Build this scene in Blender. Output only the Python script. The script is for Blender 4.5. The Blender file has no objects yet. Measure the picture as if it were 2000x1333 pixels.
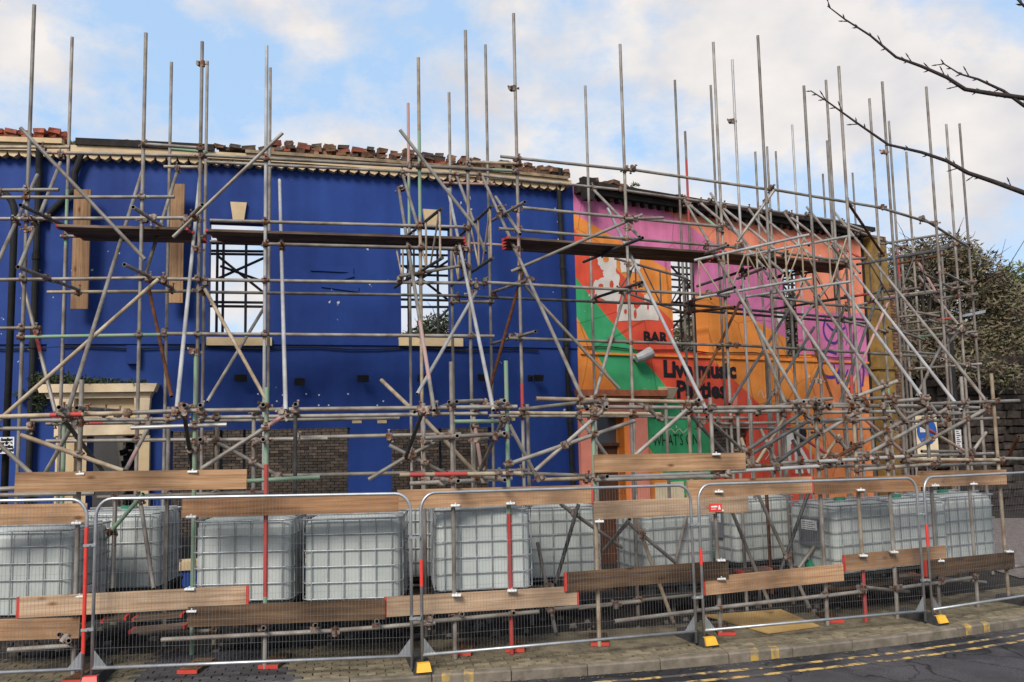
import bpy, math, random
from mathutils import Vector, Matrix
random.seed(7)
R = math.radians
sc = bpy.context.scene
COL = sc.collection

# ------------------------------------------------------------------ camera
EYE = 2.65
FPX, CX, CY = 1700.0, 1000.0, 666.5
PITCH, ROLL = math.atan((840 - CY) / FPX), 0.0216
f_ = Vector((0, math.cos(PITCH), math.sin(PITCH)))
r0, u0 = Vector((1, 0, 0)), Vector((0, -math.sin(PITCH), math.cos(PITCH)))
rt = r0 * math.cos(ROLL) - u0 * math.sin(ROLL)
up = r0 * math.sin(ROLL) + u0 * math.cos(ROLL)
cam = bpy.data.cameras.new('camera')
camo = bpy.data.objects.new('camera', cam)
COL.objects.link(camo)
m = Matrix((rt, up, -f_)).transposed().to_4x4()
m.translation = (0, 0, EYE)
camo.matrix_world = m
cam.sensor_width = 36
cam.lens = FPX / 2000 * 36
cam.clip_end = 3000
sc.camera = camo

# ------------------------------------------------------------------ world, sun, exposure
SUN_EL, SUN_AZ = R(40), R(-162)          # azimuth measured from +Y towards +X
w = bpy.data.worlds.new('World')
sc.world = w
w.use_nodes = True
nt = w.node_tree
nt.nodes.clear()
N = nt.nodes.new
out = N('ShaderNodeOutputWorld'); bg = N('ShaderNodeBackground')
sky = N('ShaderNodeTexSky'); sky.sky_type = 'NISHITA'; sky.sun_disc = False
sky.sun_elevation = SUN_EL; sky.sun_rotation = SUN_AZ
sky.air_density = 1.0; sky.dust_density = 1.2; sky.ozone_density = 1.5
tc = N('ShaderNodeTexCoord'); mp = N('ShaderNodeMapping')
mp.inputs['Scale'].default_value = (2.6, 2.6, 4.0)
mp.inputs['Location'].default_value = (3.35, 1.7, 0.35)
n1 = N('ShaderNodeTexNoise'); n1.inputs['Scale'].default_value = 1.9
n1.inputs['Detail'].default_value = 9; n1.inputs['Roughness'].default_value = 0.6
n1.inputs['Distortion'].default_value = 0.1
cr = N('ShaderNodeValToRGB')
cr.color_ramp.elements[0].position = 0.42; cr.color_ramp.elements[0].color = (0, 0, 0, 1)
cr.color_ramp.elements[1].position = 0.585; cr.color_ramp.elements[1].color = (1, 1, 1, 1)
n2 = N('ShaderNodeTexNoise'); n2.inputs['Scale'].default_value = 4.0; n2.inputs['Detail'].default_value = 6
cl = N('ShaderNodeValToRGB')
cl.color_ramp.elements[0].position = 0.3; cl.color_ramp.elements[0].color = (3.1, 3.08, 3.24, 1)
cl.color_ramp.elements[1].position = 0.65; cl.color_ramp.elements[1].color = (4.05, 3.85, 3.7, 1)
tint = N('ShaderNodeMixRGB'); tint.blend_type = 'MIX'; tint.inputs[0].default_value = 0.85
tint.inputs[2].default_value = (2.05, 2.95, 4.15, 1)      # thin high haze veils the blue
mix = N('ShaderNodeMixRGB')
L = nt.links.new
L(tc.outputs['Generated'], mp.inputs['Vector']); L(mp.outputs['Vector'], n1.inputs['Vector'])
L(mp.outputs['Vector'], n2.inputs['Vector'])
L(n1.outputs['Fac'], cr.inputs['Fac']); L(n2.outputs['Fac'], cl.inputs['Fac'])
L(sky.outputs['Color'], tint.inputs[1])
L(cr.outputs['Color'], mix.inputs[0]); L(tint.outputs['Color'], mix.inputs[1]); L(cl.outputs['Color'], mix.inputs[2])
L(mix.outputs['Color'], bg.inputs['Color']); bg.inputs['Strength'].default_value = 0.083
L(bg.outputs['Background'], out.inputs['Surface'])
sl = bpy.data.lights.new('sun', 'SUN')
sl.energy = 1.5; sl.angle = R(20); sl.color = (1.0, 0.95, 0.88)
so = bpy.data.objects.new('sun', sl); COL.objects.link(so)
sd = Vector((math.sin(SUN_AZ) * math.cos(SUN_EL), math.cos(SUN_AZ) * math.cos(SUN_EL), math.sin(SUN_EL)))
so.rotation_euler = (-sd).to_track_quat('-Z', 'Y').to_euler()
sc.view_settings.view_transform = 'Standard'
sc.view_settings.look = 'None'
sc.view_settings.exposure = 1.47
sc.view_settings.gamma = 1.0
sc.view_settings.use_curve_mapping = False

# ------------------------------------------------------------------ site plan
def ray(px, py):
    return f_ + rt * ((px - CX) / FPX) - up * ((py - CY) / FPX)
XB = 1.32                                    # where the blue front meets the mural wall
def facade(X):
    if X <= XB:
        d = X - 1.05
        return 17.4 + .44 * d + .0144 * d * d
    return 17.52 + .62 * (X - XB)
FP = [(-30, 8.0), (-9, 9.1), (-5.6, 9.5), (-4.65, 9.72), (-1.19, 10.13), (2.2, 11.2), (5.6, 12.3), (7.94, 13.5), (12, 15.6), (40, 32)]
def fence(X):
    for (a, b), (c, d) in zip(FP, FP[1:]):
        if X <= c:
            return b + (d - b) * (X - a) / (c - a)
    return FP[-1][1]
def zg(X):
    return -0.0125 * (max(-15, min(15, X)) + 4.6)
def depth(X, t):
    if isinstance(t, str):
        return fence(X) + float(t[1:])
    return fence(X) + t * (facade(X) - fence(X))
def P(px, py, t, off=0.0):
    """world point on the pixel's ray at plan position t between fence (0) and facade (1)"""
    d = ray(px, py)
    lo, hi = 1.0, 120.0
    for _ in range(50):
        s = .5 * (lo + hi)
        if d.y * s < depth(d.x * s, t) - off: lo = s
        else: hi = s
    return Vector((0, 0, EYE)) + d * lo
def A(px, py, Y):
    d = ray(px, py)
    return Vector((0, 0, EYE)) + d * (Y / d.y)
def FX(px, py):      # facade X and z
    p = P(px, py, 1.0)
    return p.x, p.z

# ------------------------------------------------------------------ materials
MATS = {}
def nodes(m):
    m.use_nodes = True
    t = m.node_tree
    return t, t.nodes['Principled BSDF']
def mat(name, c1, c2=None, scale=6.0, rough=.75, metal=0.0, bump=0.0, rnd=0.0, detail=6, stretch=(1, 1, 1), lo=.35, hi=.65, bscale=None, coord='Object'):
    if name in MATS: return MATS[name]
    m = bpy.data.materials.new(name); t, b = nodes(m)
    n, l = t.nodes.new, t.links.new
    b.inputs['Roughness'].default_value = rough; b.inputs['Metallic'].default_value = metal
    b.inputs['Specular IOR Level'].default_value = .18 if rough >= .6 else .5
    tcn = n('ShaderNodeTexCoord'); mpn = n('ShaderNodeMapping'); mpn.inputs['Scale'].default_value = stretch
    oi = n('ShaderNodeObjectInfo')
    addv = n('ShaderNodeVectorMath'); addv.operation = 'ADD'
    sc3 = n('ShaderNodeVectorMath'); sc3.operation = 'SCALE'; sc3.inputs[0].default_value = (37, 53, 71)
    l(oi.outputs['Random'], sc3.inputs['Scale'])
    l(tcn.outputs[coord], mpn.inputs['Vector']); l(mpn.outputs['Vector'], addv.inputs[0]); l(sc3.outputs[0], addv.inputs[1])
    ns = n('ShaderNodeTexNoise'); ns.inputs['Scale'].default_value = scale; ns.inputs['Detail'].default_value = detail
    ns.inputs['Roughness'].default_value = .6
    l(addv.outputs[0], ns.inputs['Vector'])
    rp = n('ShaderNodeValToRGB'); c2 = c2 or tuple(x * .75 for x in c1)
    rp.color_ramp.elements[0].position = lo; rp.color_ramp.elements[0].color = (*c2, 1)
    rp.color_ramp.elements[1].position = hi; rp.color_ramp.elements[1].color = (*c1, 1)
    l(ns.outputs['Fac'], rp.inputs['Fac'])
    col = rp.outputs['Color']
    if rnd:
        hs = n('ShaderNodeHueSaturation')
        ma = n('ShaderNodeMath'); ma.operation = 'MULTIPLY_ADD'; ma.inputs[1].default_value = rnd * 2; ma.inputs[2].default_value = 1 - rnd
        l(oi.outputs['Random'], ma.inputs[0]); l(ma.outputs[0], hs.inputs['Value']); l(col, hs.inputs['Color'])
        col = hs.outputs['Color']
    l(col, b.inputs['Base Color'])
    if bump:
        bn = n('ShaderNodeBump'); bn.inputs['Strength'].default_value = bump; bn.inputs['Distance'].default_value = .02
        nb = n('ShaderNodeTexNoise'); nb.inputs['Scale'].default_value = bscale or scale * 5; nb.inputs['Detail'].default_value = 8
        l(addv.outputs[0], nb.inputs['Vector']); l(nb.outputs['Fac'], bn.inputs['Height']); l(bn.outputs['Normal'], b.inputs['Normal'])
    MATS[name] = m
    return m
# tubes
mat('grey', (.265, .245, .215), (.13, .10, .078), 6, .55, .15, .08, .28, stretch=(1, 1, .6))
mat('silver', (.42, .41, .395), (.26, .245, .23), 5, .45, .3, .05, .1, stretch=(1, 1, .5))
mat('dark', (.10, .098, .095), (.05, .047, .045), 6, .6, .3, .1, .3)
mat('tan', (.38, .315, .23), (.22, .155, .10), 5, .65, .15, .1, .15)
mat('rust', (.16, .065, .03), (.07, .03, .018), 9, .85, .1, .2, .2)
mat('red', (.45, .05, .045), (.28, .07, .06), 7, .6, .1, .05, .1)
mat('pink', (.42, .20, .18), (.33, .26, .23), 7, .6, .1, .05, .1)
mat('green', (.17, .30, .19), (.24, .27, .21), 7, .6, .1, .05, .1)
mat('hole', (.012, .011, .01), rough=.9)  # near-black colour paints the shade inside open tube ends
mat('coupler', (.27, .24, .21), (.13, .052, .026), 14, .75, .3, .2, .35, lo=.42, hi=.6)
# timber
mat('board', (.46, .29, .17), (.36, .21, .115), 3.0, .8, 0, .15, .3, stretch=(.35, 6, 6), bscale=14)
mat('old_board', (.17, .105, .06), (.07, .045, .03), 3.0, .85, 0, .2, .3, stretch=(.4, 6, 6), bscale=14)
mat('deck', (.22, .16, .12), (.10, .07, .055), 3.0, .85, 0, .2, .3, stretch=(.4, 6, 6), bscale=14)
mat('board_pale', (.56, .41, .28), (.47, .32, .21), 3.0, .8, 0, .15, .12, stretch=(.35, 6, 6), bscale=14)
mat('board_brown', (.33, .185, .095), (.24, .125, .065), 3.0, .8, 0, .15, .15, stretch=(.35, 6, 6), bscale=14)
mat('board_end', (.55, .06, .04), (.42, .05, .04), 8, .7)
# building
mat('blue', (.018, .049, .215), (.015, .041, .188), 1.1, .62, 0, .10, lo=.3, hi=.7, bscale=28)
mat('cream', (.62, .47, .28), (.50, .36, .21), 3, .75, 0, .1, .06)
mat('coping_dirty', (.36, .27, .17), (.14, .105, .07), 4, .9, 0, .3)
mat('cream_pale', (.68, .55, .38), (.55, .42, .27), 3, .75, 0, .1)
mat('soot', (.018, .017, .018), (.035, .028, .022), 6, .85, 0, .3)
mat('black_pipe', (.012, .012, .013), (.022, .021, .021), 5, .7)
mat('brick_red', (.29, .075, .042), (.13, .05, .035), 9, .9, 0, .3, .3)
mat('brick_old', (.23, .115, .065), (.10, .065, .045), 9, .9, 0, .4, .4)
mat('brick_dark', (.10, .074, .056), (.05, .04, .034), 9, .9, 0, .4, .4)
mat('brick_soot', (.07, .055, .045), (.04, .034, .03), 9, .9, 0, .4, .4)
mat('mortar', (.16, .14, .12), (.10, .09, .08), 9, .95, 0, .3)
mat('stone', (.060, .045, .036), (.022, .018, .016), 6, .95, 0, .5, .45)
mat('terracotta', (.52, .17, .08), (.34, .11, .06), 6, .75, 0, .15)
mat('salmon', (.78, .27, .19), (.68, .23, .16), 3, .7, 0, .05)
mat('ochre', (.33, .19, .05), (.14, .09, .035), 2.5, .8, 0, .2)
mat('orange', (.80, .27, .055), (.72, .23, .05), 2, .7, 0, .05)
mat('white_paint', (.72, .66, .60), (.60, .54, .48), 4, .8)
mat('black_paint', (.012, .010, .014), (.02, .016, .02), 4, .6)
mat('red_paint', (.60, .085, .045), (.55, .08, .04), 4, .7)
mat('orange_paint', (.80, .27, .055), rough=.7)
mat('purple_paint', (.085, .03, .26), (.06, .025, .2), 6, .6)
mat('cream_paint', (.75, .62, .42), (.65, .52, .34), 5, .7)
mat('wood_door', (.12, .055, .03), (.07, .032, .02), 4, .6, 0, .1, stretch=(8, 8, .5))
mat('glass_dark', (.10, .11, .12), (.07, .075, .08), 1.2, .15)
mat('moss', (.085, .11, .03), (.04, .05, .02), 5, .95)
# ground
mat('asphalt', (.075, .072, .078), (.042, .04, .043), 1.3, .85, 0, .5, lo=.3, hi=.72, bscale=120, coord='Object')
mat('kerb', (.20, .165, .13), (.11, .095, .07), 5, .9, 0, .3, .12)
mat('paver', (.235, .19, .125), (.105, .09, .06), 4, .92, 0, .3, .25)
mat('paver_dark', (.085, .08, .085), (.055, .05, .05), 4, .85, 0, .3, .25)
mat('cobble', (.20, .165, .15), (.10, .085, .08), 9, .85, 0, .6, bscale=14)
mat('sand', (.05, .047, .035), (.03, .03, .022), 6, .95, 0, .3)
mat('soil', (.035, .03, .025), (.014, .013, .011), 3, .95, 0, .6)  # bare soil, its colour darkened for the shade under scaffold and tanks
mat('yellow_line', (.50, .33, .11), (.085, .075, .07), 6, .8, lo=.49, hi=.57, detail=9)
mat('kerb_yellow', (.42, .27, .07), (.19, .155, .11), 7, .8, lo=.42, hi=.56, detail=9)
mat('ply', (.46, .30, .12), (.36, .22, .08), 3, .7, 0, .05)
# tanks, fence
mat('plastic', (.49, .505, .475), (.36, .39, .365), 1.4, .55, rnd=.08, stretch=(1, 1, .7))
mat('cage', (.40, .41, .42), (.22, .22, .225), 8, .45, .4)
mat('galv', (.46, .47, .48), (.33, .34, .35), 6, .4, .65, 0, .08)
mat('wire', (.22, .22, .225), rough=.5, metal=.5)
mat('rubber', (.03, .03, .032), (.05, .048, .045), 8, .8)
mat('yellow_plastic', (.80, .42, .03), rough=.5)
mat('red_plastic', (.70, .05, .035), rough=.45)
mat('green_plastic', (.02, .24, .13), rough=.45)
mat('label_white', (.72, .72, .70), rough=.6)
mat('label_dark', (.16, .17, .18), rough=.6)
mat('sign_blue', (.02, .10, .42), rough=.4)
mat('lamp_grey', (.24, .26, .29), rough=.4, metal=.3)
mat('lamp_pale', (.36, .36, .36), rough=.5)
mat('bark', (.055, .042, .038), (.03, .024, .022), 14, .9, 0, .3)
mat('pale_wall', (.45, .52, .58), rough=.8)

def tweak_timber(name, knot, strength):
    m_ = MATS[name]; t = m_.node_tree; b = t.nodes['Principled BSDF']; n, l = t.nodes.new, t.links.new
    src = b.inputs['Base Color'].links[0].from_socket
    tcn = n('ShaderNodeTexCoord'); oi = n('ShaderNodeObjectInfo'); sc3 = n('ShaderNodeVectorMath'); sc3.operation = 'SCALE'; sc3.inputs[0].default_value = (17, 3, 5); l(oi.outputs['Random'], sc3.inputs['Scale'])
    ad = n('ShaderNodeVectorMath'); ad.operation = 'ADD'; l(tcn.outputs['Object'], ad.inputs[0]); l(sc3.outputs[0], ad.inputs[1])
    mp_ = n('ShaderNodeMapping'); mp_.inputs['Scale'].default_value = (2.2, 1, 5.0); l(ad.outputs[0], mp_.inputs['Vector'])
    vo = n('ShaderNodeTexVoronoi'); vo.inputs['Scale'].default_value = 1.0; l(mp_.outputs['Vector'], vo.inputs['Vector'])
    rp = n('ShaderNodeValToRGB'); rp.color_ramp.elements[0].position = .05; rp.color_ramp.elements[0].color = (*knot, 1); rp.color_ramp.elements[1].position = .16; rp.color_ramp.elements[1].color = (1, 1, 1, 1); l(vo.outputs['Distance'], rp.inputs['Fac'])
    mx = n('ShaderNodeMixRGB'); mx.blend_type = 'MULTIPLY'; mx.inputs[0].default_value = strength; l(src, mx.inputs[1]); l(rp.outputs['Color'], mx.inputs[2])
    # dark grain lines and water stains
    mp2 = n('ShaderNodeMapping'); mp2.inputs['Scale'].default_value = (.7, 9, 26); l(ad.outputs[0], mp2.inputs['Vector'])
    ns = n('ShaderNodeTexNoise'); ns.inputs['Scale'].default_value = 1.6; ns.inputs['Detail'].default_value = 5; ns.inputs['Distortion'].default_value = .6; l(mp2.outputs['Vector'], ns.inputs['Vector'])
    r2 = n('ShaderNodeValToRGB'); r2.color_ramp.elements[0].position = .33; r2.color_ramp.elements[0].color = (.62, .54, .47, 1); r2.color_ramp.elements[1].position = .56; r2.color_ramp.elements[1].color = (1, 1, 1, 1); l(ns.outputs['Fac'], r2.inputs['Fac'])
    m2 = n('ShaderNodeMixRGB'); m2.blend_type = 'MULTIPLY'; m2.inputs[0].default_value = .8; l(mx.outputs[0], m2.inputs[1]); l(r2.outputs['Color'], m2.inputs[2])
    n4 = n('ShaderNodeTexNoise'); n4.inputs['Scale'].default_value = 1.1; n4.inputs['Detail'].default_value = 6; l(ad.outputs[0], n4.inputs['Vector'])
    r4 = n('ShaderNodeValToRGB'); r4.color_ramp.elements[0].position = .36; r4.color_ramp.elements[0].color = (.46, .45, .44, 1); r4.color_ramp.elements[1].position = .6; r4.color_ramp.elements[1].color = (1.05, 1.03, 1, 1); l(n4.outputs['Fac'], r4.inputs['Fac'])
    m4 = n('ShaderNodeMixRGB'); m4.blend_type = 'MULTIPLY'; m4.inputs[0].default_value = 1; l(m2.outputs[0], m4.inputs[1]); l(r4.outputs['Color'], m4.inputs[2])
    l(m4.outputs[0], b.inputs['Base Color'])
tweak_timber('board', (.35, .22, .14), .9); tweak_timber('board_pale', (.4, .28, .2), .9); tweak_timber('board_brown', (.35, .25, .2), .9); tweak_timber('old_board', (.3, .25, .2), .8); tweak_timber('deck', (.4, .3, .25), .7)
def tweak_render():
    m_ = MATS['blue']; t = m_.node_tree; b = t.nodes['Principled BSDF']; n, l = t.nodes.new, t.links.new
    src = b.inputs['Base Color'].links[0].from_socket; tcn = n('ShaderNodeTexCoord')
    mp_ = n('ShaderNodeMapping'); mp_.inputs['Scale'].default_value = (2.6, 2.6, .22); l(tcn.outputs['Object'], mp_.inputs['Vector'])
    ns = n('ShaderNodeTexNoise'); ns.inputs['Scale'].default_value = 1.3; ns.inputs['Detail'].default_value = 7; l(mp_.outputs['Vector'], ns.inputs['Vector'])
    r1 = n('ShaderNodeValToRGB'); r1.color_ramp.elements[0].position = .35; r1.color_ramp.elements[0].color = (.86, .87, .89, 1); r1.color_ramp.elements[1].position = .62; r1.color_ramp.elements[1].color = (1.06, 1.06, 1.03, 1); l(ns.outputs['Fac'], r1.inputs['Fac'])
    mx = n('ShaderNodeMixRGB'); mx.blend_type = 'MULTIPLY'; mx.inputs[0].default_value = 1; l(src, mx.inputs[1]); l(r1.outputs['Color'], mx.inputs[2])
    n2_ = n('ShaderNodeTexNoise'); n2_.inputs['Scale'].default_value = 9; n2_.inputs['Detail'].default_value = 3; l(tcn.outputs['Object'], n2_.inputs['Vector'])
    n5 = n('ShaderNodeTexNoise'); n5.inputs['Scale'].default_value = .8; n5.inputs['Detail'].default_value = 2; l(tcn.outputs['Object'], n5.inputs['Vector'])
    pr_ = n('ShaderNodeMath'); pr_.operation = 'MULTIPLY'; l(n2_.outputs['Fac'], pr_.inputs[0]); l(n5.outputs['Fac'], pr_.inputs[1])
    gt = n('ShaderNodeMath'); gt.operation = 'GREATER_THAN'; gt.inputs[1].default_value = .462; l(pr_.outputs[0], gt.inputs[0])
    m2 = n('ShaderNodeMixRGB'); l(gt.outputs[0], m2.inputs[0]); l(mx.outputs[0], m2.inputs[1]); m2.inputs[2].default_value = (.5, .48, .44, 1)
    n6 = n('ShaderNodeTexNoise'); n6.inputs['Scale'].default_value = .55; n6.inputs['Detail'].default_value = 9; n6.inputs['Roughness'].default_value = .65; l(tcn.outputs['Object'], n6.inputs['Vector'])
    r6 = n('ShaderNodeValToRGB'); r6.color_ramp.elements[0].position = .38; r6.color_ramp.elements[0].color = (.70, .72, .78, 1); r6.color_ramp.elements[1].position = .58; r6.color_ramp.elements[1].color = (1.08, 1.08, 1.05, 1); l(n6.outputs['Fac'], r6.inputs['Fac'])
    m6 = n('ShaderNodeMixRGB'); m6.blend_type = 'MULTIPLY'; m6.inputs[0].default_value = .8; l(m2.outputs[0], m6.inputs[1]); l(r6.outputs['Color'], m6.inputs[2])
    l(m6.outputs[0], b.inputs['Base Color'])
tweak_render()
def tweak_asphalt():
    m_ = MATS['asphalt']; t = m_.node_tree; b = t.nodes['Principled BSDF']; n, l = t.nodes.new, t.links.new
    src = b.inputs['Base Color'].links[0].from_socket; tcn = n('ShaderNodeTexCoord')
    nd = n('ShaderNodeTexNoise'); nd.inputs['Scale'].default_value = 2.0; nd.inputs['Detail'].default_value = 4; l(tcn.outputs['Object'], nd.inputs['Vector'])
    va = n('ShaderNodeVectorMath'); va.operation = 'MULTIPLY_ADD'; va.inputs[1].default_value = (.7, .7, 0); l(nd.outputs['Color'], va.inputs[0]); l(tcn.outputs['Object'], va.inputs[2])
    vo = n('ShaderNodeTexVoronoi'); vo.feature = 'DISTANCE_TO_EDGE'; vo.inputs['Scale'].default_value = 1.15; l(va.outputs[0], vo.inputs['Vector'])
    rp = n('ShaderNodeValToRGB'); rp.color_ramp.elements[0].position = .004; rp.color_ramp.elements[0].color = (.28, .27, .26, 1); rp.color_ramp.elements[1].position = .022; rp.color_ramp.elements[1].color = (1, 1, 1, 1); l(vo.outputs['Distance'], rp.inputs['Fac'])
    pt = n('ShaderNodeTexNoise'); pt.inputs['Scale'].default_value = .7; pt.inputs['Detail'].default_value = 5; l(va.outputs[0], pt.inputs['Vector'])
    r2 = n('ShaderNodeValToRGB'); r2.color_ramp.elements[0].position = .44; r2.color_ramp.elements[0].color = (.45, .45, .47, 1); r2.color_ramp.elements[1].position = .52; r2.color_ramp.elements[1].color = (1.15, 1.12, 1.12, 1); l(pt.outputs['Fac'], r2.inputs['Fac'])
    sp = n('ShaderNodeTexNoise'); sp.inputs['Scale'].default_value = 90; sp.inputs['Detail'].default_value = 2; l(tcn.outputs['Object'], sp.inputs['Vector'])
    r3 = n('ShaderNodeValToRGB'); r3.color_ramp.elements[0].position = .35; r3.color_ramp.elements[0].color = (.6, .6, .6, 1); r3.color_ramp.elements[1].position = .72; r3.color_ramp.elements[1].color = (1.7, 1.65, 1.6, 1); l(sp.outputs['Fac'], r3.inputs['Fac'])
    cur = src
    for r_, f in ((rp, .9), (r2, 1), (r3, 1)):
        mx = n('ShaderNodeMixRGB'); mx.blend_type = 'MULTIPLY'; mx.inputs[0].default_value = f; l(cur, mx.inputs[1]); l(r_.outputs['Color'], mx.inputs[2]); cur = mx.outputs[0]
    l(cur, b.inputs['Base Color'])
tweak_asphalt()

# ------------------------------------------------------------------ helpers
def tag(o, label=None, cat=None, group=None, kind=None):
    if label: o['label'] = label
    if cat: o['category'] = cat
    if group: o['group'] = group
    if kind: o['kind'] = kind
    return o
def empty(name, loc, label=None, cat=None, group=None, rz=0):
    o = bpy.data.objects.new(name, None); COL.objects.link(o)
    o.location = loc; o.rotation_euler = (0, 0, rz); o.empty_display_size = .2
    return tag(o, label, cat, group)
class MB:
    def __init__(s): s.v, s.f, s.mi = [], [], []
    def poly(s, pts, mi=0):
        k = len(s.v); s.v += [tuple(p) for p in pts]; s.f.append(list(range(k, k + len(pts)))); s.mi.append(mi)
    def hexa(s, c, mi=0):          # 8 corners: bottom 0-3 ccw, top 4-7
        k = len(s.v); s.v += [tuple(p) for p in c]
        for q in ((3, 2, 1, 0), (4, 5, 6, 7), (0, 1, 5, 4), (1, 2, 6, 5), (2, 3, 7, 6), (3, 0, 4, 7)):
            s.f.append([k + i for i in q]); s.mi.append(mi)
    def box(s, a, b, mi=0):
        (x0, y0, z0), (x1, y1, z1) = a, b
        s.hexa([(x0, y0, z0), (x1, y0, z0), (x1, y1, z0), (x0, y1, z0), (x0, y0, z1), (x1, y0, z1), (x1, y1, z1), (x0, y1, z1)], mi)
    def bar(s, p, q, wd, th, upv=Vector((0, 0, 1)), mi=0):
        p, q = Vector(p), Vector(q); d = (q - p).normalized()
        sd_ = d.cross(upv)
        if sd_.length < 1e-4: sd_ = d.cross(Vector((0, 1, 0)))
        sd_.normalize(); u2 = sd_.cross(d).normalized()
        a, b = sd_ * (wd / 2), u2 * (th / 2)
        s.hexa([p - a - b, p + a - b, q + a - b, q - a - b, p - a + b, p + a + b, q + a + b, q - a + b], mi)
    def tube(s, pts, r, n=8, mi=0, cap=True, r2=None):
        pts = [Vector(p) for p in pts]; k0 = len(s.v); ref = None
        for i, p in enumerate(pts):
            d = (pts[min(i + 1, len(pts) - 1)] - pts[max(i - 1, 0)]).normalized()
            if ref is None:
                ref = d.orthogonal().normalized()
            ref = (ref - d * ref.dot(d)).normalized(); b = d.cross(ref)
            rr = r if r2 is None else r + (r2 - r) * i / (len(pts) - 1)
            for j in range(n):
                a = 2 * math.pi * j / n
                s.v.append(tuple(p + (ref * math.cos(a) + b * math.sin(a)) * rr))
        for i in range(len(pts) - 1):
            for j in range(n):
                a, b_ = k0 + i * n + j, k0 + i * n + (j + 1) % n
                s.f.append([a, b_, b_ + n, a + n]); s.mi.append(mi)
        if cap:
            s.f.append([k0 + j for j in range(n)][::-1]); s.mi.append(mi)
            s.f.append([k0 + (len(pts) - 1) * n + j for j in range(n)]); s.mi.append(mi)
    def mesh(s, name, mats, smooth=False):
        me = bpy.data.meshes.new(name); me.from_pydata(s.v, [], s.f)
        for x in (mats if isinstance(mats, (list, tuple)) else [mats]): me.materials.append(MATS[x])
        me.polygons.foreach_set('material_index', s.mi)
        if smooth: me.polygons.foreach_set('use_smooth', [True] * len(s.f))
        me.update()
        return me
    def build(s, name, mats, parent=None, smooth=False):
        return link(name, s.mesh(name, mats, smooth), parent)
def link(name, me, parent=None):
    o = bpy.data.objects.new(name, me); COL.objects.link(o)
    if parent: o.parent = parent
    return o

# ------------------------------------------------------------------ ground, kerb, road
KP = [(-30, 8.0), (-9, 8.95), (-4.3, 9.45), (-2.3, 9.75), (0, 10.2), (1.87, 10.62), (4.0, 11.3), (5.6, 11.9), (7.6, 12.85), (12, 15.0), (30, 25)]
def kerbY(X):
    # smooth: average of the polyline around X
    def raw(x):
        for (a, b), (c, d) in zip(KP, KP[1:]):
            if x <= c: return b + (d - b) * (x - a) / (c - a)
        return KP[-1][1]
    return sum(raw(X + k * .25) for k in range(-4, 5)) / 9
def strip(name, fa, fb, za, zb, mname, xs, sub=1):
    b = MB()
    for x0, x1 in zip(xs, xs[1:]):
        b.poly([(x0, fa(x0), za(x0)), (x1, fa(x1), za(x1)), (x1, fb(x1), zb(x1)), (x0, fb(x0), zb(x0))])
    o = b.build(name, mname); return tag(o, kind='structure')
xs = [-30 + i * .5 for i in range(121)]
zr = lambda x: zg(x) - .12
b = MB(); b.poly([(-1500, -1500, -.62), (1500, -1500, -.62), (1500, 1500, -.62), (-1500, 1500, -.62)])
tag(b.build('ground', 'soil'), kind='structure')
strip('road', lambda x: 5.0 + .12 * abs(x) * 0, kerbY, zr, zr, 'asphalt', xs)
strip('near_pavement', lambda x: -4.0, lambda x: 5.0, lambda x: 0.0, lambda x: 0.0, 'paver_dark', xs)
strip('pavement', lambda x: kerbY(x) + .12, lambda x: kerbY(x) + 1.7, lambda x: zg(x) - .03, lambda x: zg(x) - .03, 'sand', xs)
strip('yard_ground', lambda x: kerbY(x) + 1.7, lambda x: 60, lambda x: zg(x) - .03, lambda x: zg(x) - .03, 'soil', xs)
# kerb stones, one by one
kerb = tag(MB().build('kerb', 'kerb'), kind='structure')
x = -9.0
while x < 12.5:
    ln = .90 * math.cos(math.atan((kerbY(x + .8) - kerbY(x)) / .8))
    x1 = x + ln
    b = MB()
    pts = []
    g = .006
    for (xx) in (x + g, x1 - g):
        pts.append((xx, kerbY(xx)))
    (xa, ya), (xb, yb) = pts
    dz = random.uniform(-.004, .004)
    d = Vector((xb - xa, yb - ya, 0)).normalized(); nrm = Vector((-d.y, d.x, 0))
    for (o0, o1, z0, z1) in ((0, .125, -.25, -.018), (.018, .125, -.018, 0)):
        pa, pb = Vector((xa, ya, zg(xa))), Vector((xb, yb, zg(xb)))
        o0b = o0 if o0 else 0
        c = [pa + nrm * 0 + Vector((0, 0, z0 + dz)), pb + Vector((0, 0, z0 + dz)), pb + nrm * o1 + Vector((0, 0, z0 + dz)), pa + nrm * o1 + Vector((0, 0, z0 + dz)),
             pa + nrm * o0 + Vector((0, 0, z1 + dz)), pb + nrm * o0 + Vector((0, 0, z1 + dz)), pb + nrm * o1 + Vector((0, 0, z1 + dz)), pa + nrm * o1 + Vector((0, 0, z1 + dz))]
        b.hexa(c)
    b.build('kerb_stone', 'kerb', kerb)
    x = x1
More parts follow.
